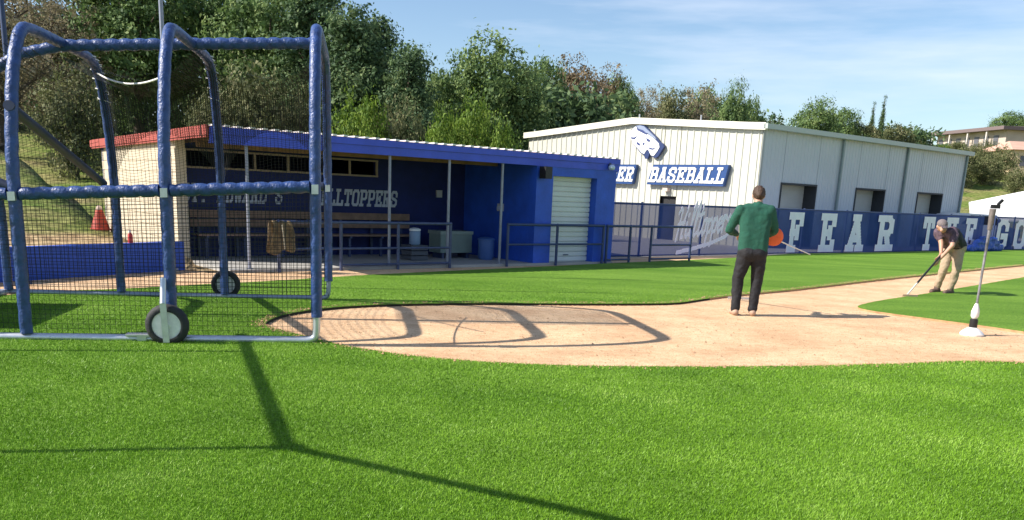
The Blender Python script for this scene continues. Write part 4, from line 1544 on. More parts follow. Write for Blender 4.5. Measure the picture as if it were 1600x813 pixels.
ropeobj([tuple(a + (b_ - a) * f + np.array([0, 0, -0.18 * f * (1 - f)])) for f in np.linspace(0, 1, 7)], 0.008)

# ------------------------------------------------------------------ backstop frame that stands beside and behind the camera and throws the long shadows
HB = 3.1
sh = np.array([math.sin(R(SUN_AZ + 180)), math.cos(R(SUN_AZ + 180))]) * HB / math.tan(R(SUN_EL))
def topof(x, y):
    g = G(x, y, TZ + 0.015)
    return (g[0] - sh[0], g[1] - sh[1], HB)
j1, j2, j3 = topof(460, 695), topof(395, 547), topof(1020, 818)
bs = thing('backstop_frame', (j1[0], j1[1], 0), 'tall pipe backstop frame left of the view, its long shadow lying across the foreground turf', 'backstop')
ext = lambda a, b_, k_: tuple(np.array(b_) + (np.array(b_) - np.array(a)) * k_)
j3b = ext(j1, j3, 0.7)
for P_, rr_ in (((ext(j1, j2, 0.32), j1), 0.037), ((j1, j3b), 0.036)):
    mb = MB(); mb.tube(list(P_), rr_, 14); smooth_angle(mb.build('top_rail', padd, bs))
mb = MB(); mb.ball(j1, 0.07, n=14); mb.build('joint', padd, bs, smooth=True)
for q in (j1, j2, j3b):
    mb = MB(); mb.tube([(q[0], q[1], 0), q], 0.026, 14); smooth_angle(mb.build('post', padd, bs))

# ------------------------------------------------------------------ people
skin = mat('skin', (0.46, 0.26, 0.18), 0.55, var=0.06, scale=20)
def body_mesh(name, build, m, parent, voxel=0.011, smooth=6, wrinkle=0.0, wscale=0.12):
    mb = MB()
    build(mb)
    o = mb.build(name, m, parent, recalc=True)
    mods = [('REMESH', dict(mode='VOXEL', voxel_size=voxel, use_smooth_shade=True)), ('SMOOTH', dict(factor=0.5, iterations=smooth))]
    if wrinkle:
        tx = bpy.data.textures.new(name + '_folds', 'CLOUDS')
        tx.noise_scale = wscale
        tx.noise_depth = 2
        mods.append(('DISPLACE', dict(texture=tx, strength=wrinkle, mid_level=0.5, texture_coords='LOCAL')))
    return bake(o, mods)
def hand(mb, wrist, dirv, palmn, side=1, curl=0.9, s=1.0):
    """palm plus five bent fingers; palmn points out of the palm"""
    d = Vector(dirv).normalized(); n_ = Vector(palmn).normalized()
    x = d.cross(n_).normalized() * side
    w_ = Vector(wrist)
    for k_ in (-1, -0.3, 0.35, 1):
        mb.cap(w_ + x * k_ * 0.016 * s, w_ + d * 0.085 * s + x * k_ * 0.030 * s, 0.016 * s, 0.013 * s, 8)
    for k_, L in ((-1, 0.062), (-0.35, 0.075), (0.32, 0.08), (0.98, 0.07)):
        p = w_ + d * 0.085 * s + x * k_ * 0.030 * s
        dd = d
        for j in range(3):
            dd = (dd * math.cos(curl * 0.8) + n_ * math.sin(curl * 0.8)).normalized()
            n2_ = (n_ * math.cos(curl * 0.8) - d * math.sin(curl * 0.8))
            q = p + dd * L * (0.45, 0.32, 0.25)[j] * s
            mb.cap(p, q, (0.0095, 0.0088, 0.008)[j] * s, (0.0088, 0.008, 0.0072)[j] * s, 8)
            p = q
    p = w_ + d * 0.03 * s + x * 0.03 * s
    q = p + (d * 0.6 + x * 0.7 + n_ * 0.3).normalized() * 0.04 * s
    mb.cap(p, q, 0.014 * s, 0.011 * s, 8)
    mb.cap(q, q + (d * 0.7 + n_ * 0.8 - x * 0.1).normalized() * 0.035 * s, 0.011 * s, 0.009 * s, 8)

def frame(origin, face):
    """local frame: +y the way the person faces"""
    c_, s_ = math.cos(face), math.sin(face)
    def T(p):
        return Vector((origin[0] + p[0] * c_ - p[1] * s_, origin[1] + p[0] * s_ + p[1] * c_, origin[2] + p[2]))
    return T

# groundskeeper in green, seen from behind, head bowed over an orange line reel
g0 = G(1163, 493); g0 = (g0[0], g0[1], 0.0)
T = frame(g0, R(-4))
p1 = thing('person', g0, 'man in a green sweater and black trousers standing back to the camera on the clay', 'person')
hair = mat('brown_hair', (0.055, 0.03, 0.018), 0.7, var=0.4, scale=60)
Lsh, Rsh = (-0.185, 0.04, 1.40), (0.205, 0.04, 1.41)
Lel, Rel = (-0.30, 0.10, 1.13), (0.30, 0.10, 1.15)
Lwr, Rwr = (-0.14, 0.34, 1.06), (0.26, 0.33, 1.07)
hips = (0.02, 0.0, 0.90)
def b1(mb):
    c = lambda a, b_, ra, rb: mb.cap(T(a), T(b_), ra, rb)
    c((0.02, 0.02, 0.92), (0.02, 0.04, 1.15), 0.085, 0.085); c((0.02, 0.04, 1.15), (0.02, 0.06, 1.36), 0.085, 0.085)
    c((0.02, 0.04, 1.38), (0.045, 0.10, 1.52), 0.07, 0.058)
    mb.ball(T((0.05, 0.155, 1.605)), 0.092, 0.82, 1.0, 1.16, rot=Matrix.Rotation(R(-40), 3, 'X'))
    c((0.05, 0.22, 1.55), (0.05, 0.245, 1.515), 0.045, 0.035)
    mb.ball(T((0.05, 0.262, 1.585)), 0.016, 0.8, 1.2, 1.4)
    for sx in (-1, 1):
        mb.ball(T((0.05 + sx * 0.076, 0.15, 1.59)), 0.026, 0.45, 0.8, 1.15)
    c(Lsh, Lel, 0.055, 0.042); c(Lel, Lwr, 0.042, 0.027); c(Rsh, Rel, 0.055, 0.042); c(Rel, Rwr, 0.042, 0.027)
    hand(mb, T(Lwr), T((0.3, 1, -0.15)) - T((0, 0, 0)), T((1, 0, -0.2)) - T((0, 0, 0)), 1, 0.9)
    hand(mb, T(Rwr), T((-0.25, 1, -0.1)) - T((0, 0, 0)), T((-1, 0, -0.3)) - T((0, 0, 0)), -1, 0.9)
    for sx, kn, an in ((-1, (-0.135, 0.03, 0.50), (-0.135, -0.02, 0.09)), (1, (0.13, 0.03, 0.50), (0.10, 0.0, 0.09))):
        c((0.02 + sx * 0.085, 0, 0.88), kn, 0.085, 0.055); c(kn, an, 0.055, 0.036)
        c((an[0], an[1] - 0.02, 0.06), (an[0] + sx * 0.015, an[1] + 0.12, 0.035), 0.034, 0.028)
pb = body_mesh('body', b1, skin, p1, 0.0085, 3)
def sw(mb):
    c = lambda a, b_, ra, rb: mb.cap(T(a), T(b_), ra, rb, 18)
    for x in (-0.085, -0.042, 0.0, 0.042, 0.085):
        c((0.02 + x, 0.0, 0.885), (0.02 + x * 1.05, 0.02, 1.15), 0.112, 0.112)
        c((0.02 + x * 1.1, 0.02, 1.15), (0.02 + x * 1.35, 0.045, 1.345), 0.112, 0.10)
    c((-0.10, 0.05, 1.415), (0.14, 0.05, 1.42), 0.072, 0.072)
    c((0.02, 0.05, 1.40), (0.035, 0.08, 1.475), 0.085, 0.066)
    c(Lsh, Lel, 0.074, 0.058); c(Lel, (-0.17, 0.30, 1.07), 0.058, 0.042); c(Rsh, Rel, 0.074, 0.058); c(Rel, (0.265, 0.28, 1.08), 0.058, 0.042)
gs = mat('green_knit', (0.010, 0.085, 0.055), 0.85, var=0.18, scale=9, bump=0.5, bscale=160)
body_mesh('sweater', sw, gs, p1, 0.010, 14, 0.022, 0.11)
def tr(mb):
    c = lambda a, b_, ra, rb: mb.cap(T(a), T(b_), ra, rb, 18)
    c((-0.045, 0.0, 0.90), (0.085, 0.0, 0.90), 0.095, 0.095)
    c((-0.06, -0.015, 0.84), (0.10, -0.015, 0.84), 0.115, 0.115)
    for sx, kn, an in ((-1, (-0.13, 0.03, 0.50), (-0.135, -0.02, 0.11)), (1, (0.125, 0.03, 0.50), (0.10, 0.0, 0.11))):
        c((0.02 + sx * 0.085, 0, 0.84), (kn[0], kn[1], 0.5), 0.112, 0.080); c(kn, an, 0.080, 0.060)
        c((an[0], an[1], 0.12), (an[0], an[1], 0.10), 0.063, 0.066)
body_mesh('trousers', tr, mat('black_cloth', (0.011, 0.011, 0.015), 0.8, var=0.3, scale=8, bump=0.4, bscale=60), p1, 0.010, 4, 0.022, 0.08)
for sx, an in ((-1, (-0.135, -0.02)), (1, (0.10, 0.0))):
    def shoe(mb, sx=sx, an=an):
        mb.cap(T((an[0], an[1] - 0.035, 0.045)), T((an[0] + sx * 0.02, an[1] + 0.15, 0.035)), 0.046, 0.04)
        mb.cap(T((an[0], an[1] - 0.01, 0.06)), T((an[0], an[1] + 0.0, 0.10)), 0.045, 0.045)
    body_mesh('shoe', shoe, mat('tan_shoe', (0.42, 0.27, 0.19), 0.7, var=0.15, scale=20), p1, 0.008, 2)
def hr(mb):
    mb.ball(T((0.05, 0.145, 1.625)), 0.098, 0.86, 1.02, 1.12, rot=Matrix.Rotation(R(-48), 3, 'X'))
    mb.cap(T((0.045, 0.075, 1.60)), T((0.045, 0.085, 1.56)), 0.055, 0.045)
body_mesh('hair', hr, hair, p1, 0.008, 2, 0.018, 0.02)

# orange line reel held at his right side
oc = T((0.335, 0.30, 1.06))
ol = thing('line_reel', oc, 'bright orange plastic line reel held by the man in green', 'reel')
om = mat('orange_plastic', (0.80, 0.13, 0.03), 0.45, var=0.1, scale=10)
rx = (T((1, 0, 0)) - T((0, 0, 0)))
def OT(x, y, z):
    v = Matrix.Rotation(R(18), 3, 'Y') @ Vector((x, y, z))
    return Vector(oc) + v
mb = MB()
mb.lathe([(0.04, -0.055), (0.115, -0.05), (0.125, -0.042), (0.118, -0.034), (0.06, -0.03), (0.055, 0.03), (0.118, 0.034), (0.125, 0.042), (0.115, 0.05), (0.04, 0.055)], (0, 0, 0), 'y', 30, T=OT)
smooth_angle(mb.build('spool', om, ol), 35)
mb = MB()
mb.tube(smoothpts([OT(-0.03, -0.06, 0.02), OT(-0.05, -0.06, 0.13), OT(-0.04, -0.03, 0.19), OT(-0.04, 0.03, 0.19), OT(-0.05, 0.06, 0.13), OT(-0.03, 0.06, 0.02)], 2), 0.014, 10)
smooth_angle(mb.build('handle', om, ol))
mb = MB()
mb.lathe([(0.06, -0.028), (0.085, -0.02), (0.088, 0.02), (0.06, 0.028)], (0, 0, 0), 'y', 26, T=OT)
smooth_angle(mb.build('wound_line', rope, ol))
ge = at(1266, 398, float(oc[1]) + 0.25)
mb = MB()
mb.tube([OT(0.02, 0, -0.02), tuple(ge)], [0.010, 0.006], 8)
smooth_angle(mb.build('rod', rope, ol))
# long pale handled tool stood in front of him
gr = G(1155, 470); hd = T((-0.10, 0.40, 1.08))
rk = thing('rake', (gr[0], gr[1], 0), 'pale handled rake held in front of the man in green, seen between his legs', 'rake')
mb = MB(); mb.tube([(gr[0], gr[1], 0.04), tuple(Vector((gr[0], gr[1], 0.04)).lerp(hd, 1.12))], 0.015, 10)
smooth_angle(mb.build('handle', mat('pale_handle', (0.62, 0.60, 0.52), 0.6), rk))
mb = MB(); mb.box(gr[0] - 0.18, gr[0] + 0.18, gr[1] - 0.012, gr[1] + 0.012, 0.025, 0.055)
for i in range(12):
    mb.box(gr[0] - 0.175 + i * 0.031, gr[0] - 0.168 + i * 0.031, gr[1] - 0.005, gr[1] + 0.005, 0.0, 0.024)
mb.build('head', galv, rk)

# second groundskeeper bent over a rake; origin at his feet, +y towards the camera-left
q0 = G(1470, 459); q0 = (q0[0], q0[1], 0.0)
PXM = F / (q0[1] * math.cos(PITCH)) 
def T2_(p):
    return Vector((q0[0] + p[0], q0[1] + p[1], p[2]))
p2 = thing('person', q0, 'man in a cap and khaki trousers bending forward to rake the clay beside the turf', 'person')
hip2 = (0.13, 0.05, 0.86); sh2 = (-0.19, -0.22, 1.12); hd2 = (-0.34, -0.36, 1.20)
LS, RS = (-0.27, -0.11, 1.13), (-0.11, -0.36, 1.09)
LE, RE = (-0.26, -0.25, 0.93), (-0.16, -0.46, 0.90)
LH, RH = (-0.29, -0.36, 0.76), (-0.32, -0.40, 0.65)
fL, kL = (-0.07, 0.03, 0.08), (-0.04, -0.05, 0.48)
fR, kR = (0.10, -0.13, 0.08), (0.13, -0.17, 0.47)
hL, hR = (0.06, 0.10, 0.85), (0.19, -0.02, 0.85)
def b2(mb):
    c = lambda a, b_, ra, rb: mb.cap(T2_(a), T2_(b_), ra, rb)
    c(hip2, sh2, 0.08, 0.08)
    c(sh2, hd2, 0.06, 0.055)
    mb.ball(T2_((hd2[0] - 0.03, hd2[1] - 0.04, hd2[2] + 0.04)), 0.092, 0.88, 0.98, 1.15, rot=Matrix.Rotation(R(35), 3, 'X'))
    mb.cap(T2_((hd2[0] - 0.045, hd2[1] - 0.10, hd2[2] - 0.01)), T2_((hd2[0] - 0.055, hd2[1] - 0.115, hd2[2] - 0.035)), 0.045, 0.034)
    mb.ball(T2_((hd2[0] - 0.055, hd2[1] - 0.145, hd2[2] + 0.02)), 0.017, 0.8, 1.1, 1.4)
    for sx in (-1, 1):
        mb.ball(T2_((hd2[0] - 0.03 + sx * 0.082, hd2[1] - 0.035, hd2[2] + 0.025)), 0.026, 0.45, 0.8, 1.15)
    c(LS, LE, 0.055, 0.043); c(LE, LH, 0.043, 0.028); c(RS, RE, 0.055, 0.043); c(RE, RH, 0.043, 0.028)
    hand(mb, T2_(LH), (-0.45, -0.25, -0.85), (-0.4, 0.2, -0.2), 1, 1.0)
    hand(mb, T2_(RH), (-0.5, -0.2, -0.85), (-0.4, 0.3, -0.2), -1, 1.0)
    for h_, k_, f_ in ((hL, kL, fL), (hR, kR, fR)):
        c(h_, k_, 0.085, 0.055); c(k_, f_, 0.055, 0.036)
        c((f_[0], f_[1], 0.06), (f_[0] - 0.10, f_[1] - 0.06, 0.035), 0.034, 0.028)
body_mesh('body', b2, skin, p2, 0.0085, 3)
def s2(mb):
    c = lambda a, b_, ra, rb: mb.cap(T2_(a), T2_(b_), ra, rb, 18)
    for k_ in (-0.07, 0.07):
        c((hip2[0] + k_ * 0.7, hip2[1] - k_ * 0.9, hip2[2] + 0.04), (sh2[0] + k_ * 0.8, sh2[1] - k_ * 1.1, sh2[2] - 0.01), 0.125, 0.125)
    c((LS[0], LS[1], LS[2] - 0.01), (RS[0], RS[1], RS[2] - 0.01), 0.085, 0.085)
    c(LS, tuple(np.array(LS) * 0.45 + np.array(LE) * 0.55), 0.078, 0.07)
    c(RS, tuple(np.array(RS) * 0.45 + np.array(RE) * 0.55), 0.078, 0.07)
    c(sh2, tuple(np.array(sh2) * 0.5 + np.array(hd2) * 0.5), 0.085, 0.065)
body_mesh('shirt', s2, mat('plaid_shirt', (0.03, 0.02, 0.035), 0.85, col2=(0.16, 0.10, 0.13), scale=14, bump=0.3), p2, 0.010, 4, 0.03, 0.08)
def v2(mb):
    c = lambda a, b_, ra, rb: mb.cap(T2_(a), T2_(b_), ra, rb, 18)
    for k_ in (-0.075, 0.075):
        c((hip2[0] + k_ * 0.7 + 0.015, hip2[1] - k_ * 0.9 + 0.02, hip2[2] + 0.03), (sh2[0] + k_ * 0.7 + 0.04, sh2[1] - k_ * 1.0 + 0.03, sh2[2] - 0.015), 0.130, 0.132)
body_mesh('vest', v2, mat('dark_vest', (0.02, 0.018, 0.03), 0.85, var=0.3, scale=10), p2, 0.010, 4, 0.02, 0.08)
def t2(mb):
    c = lambda a, b_, ra, rb: mb.cap(T2_(a), T2_(b_), ra, rb, 18)
    c(hL, hR, 0.125, 0.125); c((0.07, 0.09, 0.93), (0.17, 0.0, 0.93), 0.105, 0.105)
    for h_, k_, f_ in ((hL, kL, fL), (hR, kR, fR)):
        c(h_, k_, 0.108, 0.078); c(k_, (f_[0], f_[1], 0.13), 0.078, 0.062)
body_mesh('trousers', t2, mat('khaki', (0.37, 0.28, 0.19), 0.85, var=0.15, scale=8, bump=0.4, bscale=50), p2, 0.010, 4, 0.03, 0.09)
for f_ in (fL, fR):
    def shoe(mb, f_=f_):
        mb.cap(T2_((f_[0] + 0.03, f_[1] + 0.02, 0.05)), T2_((f_[0] - 0.13, f_[1] - 0.08, 0.04)), 0.052, 0.045)
        mb.cap(T2_((f_[0], f_[1], 0.07)), T2_((f_[0], f_[1], 0.14)), 0.055, 0.055)
    body_mesh('boot', shoe, mat('brown_boot', (0.10, 0.065, 0.05), 0.7, var=0.3, scale=20), p2, 0.008, 2)
hc = (hd2[0] - 0.03, hd2[1] - 0.045, hd2[2] + 0.075)
def cp(mb):
    mb.ball(T2_(hc), 0.098, 0.92, 1.05, 0.82, rot=Matrix.Rotation(R(25), 3, 'X'))
cp_ = body_mesh('cap', cp, mat('cap_pale', (0.16, 0.13, 0.13), 0.8, var=0.15, scale=12), p2, 0.008, 2)
def cb(mb):
    for x in (-0.05, -0.025, 0, 0.025, 0.05):
        mb.cap(T2_((hc[0] + x, hc[1] - 0.05, hc[2] - 0.01)), T2_((hc[0] + x * 0.9 - 0.015, hc[1] - 0.17 + abs(x) * 0.5, hc[2] - 0.07)), 0.012, 0.010)
body_mesh('cap_brim', cb, mat('cap_brim_dark', (0.09, 0.07, 0.08), 0.8), cp_ if False else p2, 0.006, 2)
gk = G(1417, 465); gk = (gk[0], gk[1], 0)
r2k = thing('rake', gk, 'black handled rake gripped by the bending man, its head on the clay', 'rake')
top2 = Vector(T2_((-0.30, -0.39, 0.72))) + (Vector(T2_((-0.30, -0.39, 0.72))) - Vector((gk[0], gk[1], 0.05))).normalized() * 0.35
botv = Vector((gk[0], gk[1], 0.05))
mb = MB(); mb.tube([botv, botv.lerp(top2, 0.22)], 0.014, 10); smooth_angle(mb.build('ferrule', mat('pale_handle', (0.62, 0.6, 0.52)), r2k))
mb = MB(); mb.tube([botv.lerp(top2, 0.22), top2], 0.018, 10); smooth_angle(mb.build('handle', mat('black_plastic', (0.02, 0.02, 0.02)), r2k))
mb = MB(); mb.box(gk[0] - 0.12, gk[0] + 0.14, gk[1] - 0.10, gk[1] - 0.075, 0.03, 0.06)
for i in range(10):
    mb.box(gk[0] - 0.118 + i * 0.027, gk[0] - 0.110 + i * 0.027, gk[1] - 0.095, gk[1] - 0.08, 0.0, 0.029)
mb.tube([botv, (gk[0] + 0.01, gk[1] - 0.088, 0.05)], 0.010, 8)
mb.build('head', mat('tan_metal', (0.40, 0.30, 0.2), 0.5, 0.3), r2k)

# tall pole stood in a white base on the clay
gp_ = G(1518, 524); gx, gy = gp_[0], gp_[1]
ps = thing('pole_stand', (gx, gy, 0), 'slim black and white pole standing in a white weighted base on the clay', 'pole stand')
mb = MB()
mb.lathe([(0.135, 0.0), (0.14, 0.02), (0.12, 0.045), (0.085, 0.075), (0.055, 0.095), (0.045, 0.10)], (gx, gy, 0), n=28)
smooth_angle(mb.build('base', mat('white_plastic', (0.74, 0.72, 0.70), 0.5, var=0.06, scale=12), ps), 50)
mb = MB(); mb.lathe([(0.045, 0.101), (0.048, 0.11), (0.046, 0.20), (0.03, 0.21)], (gx, gy, 0), n=20)
smooth_angle(mb.build('collar', mat('black_plastic', (0.02, 0.02, 0.02)), ps), 50)
mb = MB(); mb.lathe([(0.028, 0.211), (0.046, 0.24), (0.048, 0.30), (0.028, 0.37), (0.018, 0.40)], (gx, gy, 0), n=20)
smooth_angle(mb.build('grip', mat('white_plastic', (0.7, 0.7, 0.7)), ps), 50)
mb = MB(); mb.tube([(gx, gy, 0.40), (gx, gy, 0.9), (gx, gy, 1.30)], [0.014, 0.015, 0.018], 12)
smooth_angle(mb.build('shaft', mat('shaft_dark', (0.05, 0.05, 0.055), 0.4, col2=(0.30, 0.30, 0.32), scale=9), ps))
mb = MB(); mb.tube([(gx, gy, 1.30), (gx, gy, 1.42), (gx, gy, 1.55)], [0.026, 0.032, 0.038], 12)
smooth_angle(mb.build('sleeve', mat('sleeve_grey', (0.15, 0.13, 0.12), 0.5, var=0.3, scale=12), ps))
mb = MB()
mb.box(gx - 0.02, gx + 0.07, gy - 0.03, gy + 0.03, 1.555, 1.60); mb.bar((gx + 0.05, gy, 1.60), (gx + 0.10, gy, 1.66), 0.03, 0.03)
mb.build('cap', mat('black_plastic', (0.02, 0.02, 0.02)), ps)

# rolled blue tarp before the gap in the fence
def tarp(mb):
    for a, b_, z, r_ in ((35.1, 36.5, 0.14, 0.17), (35.3, 36.9, 0.33, 0.14), (35.7, 36.7, 0.50, 0.11), (36.4, 37.3, 0.16, 0.16), (34.8, 35.6, 0.12, 0.12)):
        mb.cap(W(a, FN + 0.32, z), W(b_, FN + 0.40, z * 0.9), r_, r_ * 0.9)
mb = MB(); tarp(mb)
o = mb.build('tarp', mat('tarp_blue', (0.02, 0.07, 0.36), 0.5, var=0.25, scale=5), None)
tx = bpy.data.textures.new('tarp_folds', 'CLOUDS'); tx.noise_scale = 0.22
bake(o, [('REMESH', dict(mode='VOXEL', voxel_size=0.03)), ('SMOOTH', dict(factor=0.5, iterations=2)), ('DISPLACE', dict(texture=tx, strength=0.13, mid_level=0.5, texture_coords='LOCAL'))])
tag(o, 'crumpled heap of blue tarpaulin on the grass against the fence by the gap', 'tarp')

# ------------------------------------------------------------------ trees and shrubs
bark = mat('bark', (0.10, 0.075, 0.055), 0.9, var=0.3, scale=6, bump=0.6, bscale=15)
leafmat('leaf_dark', [(0.0265, 0.0593, 0.0331), (0.0662, 0.1212, 0.0529), (0.1158, 0.1885, 0.0728), (0.2316, 0.2826, 0.1159)], 0.7, 0.3)
leafmat('leaf_oak', [(0.0367, 0.0758, 0.0301), (0.0919, 0.1603, 0.0501), (0.1707, 0.2561, 0.0801), (0.315, 0.3787, 0.1502)], 0.7, 0.3)
leafmat('leaf_olive', [(0.045, 0.062, 0.024), (0.10, 0.125, 0.045), (0.19, 0.20, 0.085), (0.31, 0.29, 0.16)], 0.7, 0.3)
leafmat('leaf_bright', [(0.0429, 0.091, 0.012), (0.1001, 0.182, 0.02), (0.1859, 0.273, 0.035), (0.286, 0.364, 0.07)], 0.7, 0.35)
leafmat('leaf_tan', [(0.09, 0.085, 0.05), (0.20, 0.175, 0.10), (0.33, 0.28, 0.17), (0.46, 0.41, 0.28)], 0.8, 0.3)
leafmat('leaf_rust', [(0.05, 0.042, 0.028), (0.14, 0.11, 0.06), (0.25, 0.19, 0.11), (0.40, 0.31, 0.20)], 0.8, 0.3)

def crown_mesh(name, hgt, rad, base, seed, leaf, nclump, per, m, shape='round', lobes=9, flat=1.0):
    r_ = np.random.default_rng(seed)
    ch = hgt - base
    L = []
    for i in range(lobes):
        f = (i + 0.5) / lobes
        z = base + ch * ((0.14 + 0.74 * f) if shape != 'column' else (0.05 + 0.92 * f))
        if shape == 'cone':
            rr = rad * (1.0 - 0.80 * f)
        elif shape == 'column':
            rr = rad * (1 - 0.85 * f ** 2.2) * 0.5
        else:
            rr = rad * math.sqrt(max(0.05, 1 - (2 * f - 0.85) ** 2 * 0.9))
        a = i * 2.4 + r_.uniform(0, 1)
        q = 0.0 if shape == 'column' else rr * r_.uniform(0.30, 0.62)
        sz = r_.uniform(0.42, 0.62) * (rr if shape == 'cone' else rad * 0.9) if shape != 'column' else rr * 0.95
        L.append((q * math.cos(a), q * math.sin(a), z, max((0.28 if shape != 'column' else 0.07) * rad, sz)))
    L.append((0, 0, hgt - (0.35 if shape != 'round' else 0.5) * rad, (0.28 if shape == 'cone' else 0.55) * rad * (0.25 if shape == 'column' else 1)))
    L = np.array(L)
    wts = L[:, 3] ** 2
    idx = r_.choice(len(L), nclump, p=wts / wts.sum())
    dv = r_.normal(size=(nclump, 3)); dv /= np.linalg.norm(dv, axis=1)[:, None]
    rad_ = L[idx, 3] * (0.55 + 0.50 * r_.random(nclump) ** 0.6)
    cc = L[idx, :3] + dv * rad_[:, None] * np.array([1, 1, 0.78 * flat])
    # a few sprays break the outline
    k_ = r_.random(nclump) < 0.10
    cc[k_] += dv[k_] * L[idx[k_], 3][:, None] * 0.22
    cc[:, 2] = np.maximum(cc[:, 2], base * 0.5 + 0.1)
    cs = leaf * r_.uniform(1.0, 2.1, nclump)
    n_ = nclump * per
    c = np.repeat(cc, per, 0) + r_.normal(size=(n_, 3)) * np.repeat(cs, per)[:, None] * np.array([1, 1, 0.7])
    dirs = np.repeat(dv, per, 0) * 0.9 + r_.normal(size=(n_, 3)) * 0.75 + np.array([0, 0, 0.35])
    dirs /= np.linalg.norm(dirs, axis=1)[:, None]
    t1_ = np.cross(dirs, r_.normal(size=(n_, 3))); t1_ /= np.linalg.norm(t1_, axis=1)[:, None]
    t2_ = np.cross(dirs, t1_)
    s_ = leaf * (r_.uniform(0.4, 1.0, n_) * np.repeat(r_.uniform(0.7, 1.25, nclump), per))[:, None]
    P = np.stack([c - t1_ * s_ * 0.9, c - t2_ * s_ * 0.45 + dirs * s_ * 0.12, c + t1_ * s_ * 0.9, c + t2_ * s_ * 0.45 + dirs * s_ * 0.12], 1).astype(np.float32)
    me = bpy.data.meshes.new(name)
    me.vertices.add(n_ * 4); me.loops.add(n_ * 4); me.polygons.add(n_)
    me.vertices.foreach_set('co', P.ravel())
    me.loops.foreach_set('vertex_index', np.arange(n_ * 4, dtype=np.int32))
    me.polygons.foreach_set('loop_start', np.arange(0, n_ * 4, 4, dtype=np.int32))
    me.update()
    me.materials.append(m)
    return me, L
def trunk_mesh(name, hgt, base, L, r0, seed, m, twigs=0):
    r_ = random.Random(seed)
    mb = MB()
    top = hgt * 0.8
    pts = [(0.04 * math.sin(i), 0.05 * math.cos(i * 1.7), -0.3 + (top + 0.3) * i / 6) for i in range(7)]
    mb.tube(pts, [r0 * (1.15 - 0.95 * i / 6) for i in range(7)], 9)
    for l in L:
        z0 = max(base * 0.6, min(top * 0.7, l[2] - 0.6 * math.hypot(l[0], l[1]) - 0.3))
        a = Vector((0, 0, z0)); b2_ = Vector(l[:3])
        mid = a.lerp(b2_, 0.5) + Vector((r_.uniform(-.1, .1), r_.uniform(-.1, .1), -0.1))
        mb.tube([a, mid, b2_], [r0 * 0.45, r0 * 0.28, r0 * 0.10], 6)
        for k_ in range(twigs):
            d_ = Vector((r_.gauss(0, 1), r_.gauss(0, 1), r_.gauss(0.6, 0.8))).normalized() * l[3] * r_.uniform(0.8, 1.25)
            s_ = mid.lerp(b2_, r_.random())
            mb.tube([s_, s_ + d_ * 0.5 + Vector((0, 0, 0.1)), s_ + d_], [r0 * 0.10, r0 * 0.06, r0 * 0.02], 4, cap=False)
    me_o = mb.build(name, m, None, smooth=True)
    me = me_o.data
    bpy.data.objects.remove(me_o)
    return me
PROTO = {}
def proto(kind):
    if kind in PROTO:
        return PROTO[kind]
    # name: hgt, rad, base, seed, leaf, clumps, per, material, shape, lobes, twigs
    spec = {'oak': (7.0, 3.4, 1.2, 3, 0.15, 520, 42, 'leaf_oak', 'round', 13, 0),
            'oak_b': (7.0, 3.2, 1.0, 11, 0.15, 520, 42, 'leaf_oak', 'round', 12, 0),
            'cedar': (10.0, 3.0, 0.7, 5, 0.16, 620, 42, 'leaf_dark', 'cone', 13, 0),
            'cedar_b': (10.0, 3.3, 0.6, 8, 0.16, 640, 42, 'leaf_dark', 'cone', 12, 0),
            'live_oak': (9.0, 4.2, 1.2, 21, 0.16, 680, 42, 'leaf_oak', 'round', 15, 0),
            'olive': (7.0, 3.2, 0.5, 15, 0.15, 460, 36, 'leaf_olive', 'round', 12, 2),
            'bare': (8.0, 3.4, 1.0, 17, 0.12, 380, 30, 'leaf_tan', 'round', 12, 14),
            'rust': (7.0, 3.2, 1.0, 19, 0.15, 420, 34, 'leaf_rust', 'round', 12, 6),
            'shrub': (3.0, 2.0, 0.1, 23, 0.12, 260, 34, 'leaf_bright', 'round', 9, 0),
            'shrub_olive': (3.0, 2.0, 0.1, 29, 0.12, 240, 34, 'leaf_olive', 'round', 9, 2),
            'cypress': (8.0, 0.8, 0.3, 31, 0.09, 520, 40, 'leaf_dark', 'column', 24, 0)}[kind]
    h_, rd, bs_, sd, lf, nc, pr, mt, shp, lb, tw = spec
    cm, L = crown_mesh('crown', h_, rd, bs_, sd, lf, nc, pr, MATS[mt], shp, lb)
    tm = trunk_mesh('trunk', h_, bs_, L, 0.045 * h_ ** 0.8, sd, bark, tw)
    PROTO[kind] = (h_, rd, cm, tm)
    return PROTO[kind]
def tree(kind, name, x_px, top_px, Y, width_px, label, group, cat='tree', sink=0.0):
    """a tree whose crown top stands at that direction and distance, rooted on the terrain"""
    h_, rd, cm, tm = proto(kind)
    p = at(x_px, top_px, Y)
    gz_ = terr_xy(p[0], Y) - sink
    # straight down from the top
    H_ = max(0.8, p[2] - gz_)
    wid = width_px / F * Y * (1.03 if kind != 'cypress' else 1.25)
    r_ = tree_rng
    t_ = thing(name, (p[0], Y, gz_), label, cat, group)
    sx = wid / (2 * rd)
    t_.scale = (sx, sx * r_.uniform(0.9, 1.05), H_ / h_)
    t_.rotation_euler = (0, 0, r_.uniform(0, 6.28))
    for nm, me in (('crown', cm), ('trunk', tm)):
        o = bpy.data.objects.new(nm, me)
        COL.objects.link(o)
        o.parent = t_
    return t_
tree_rng = random.Random(3)
GRP = 'trees on the wooded slope'
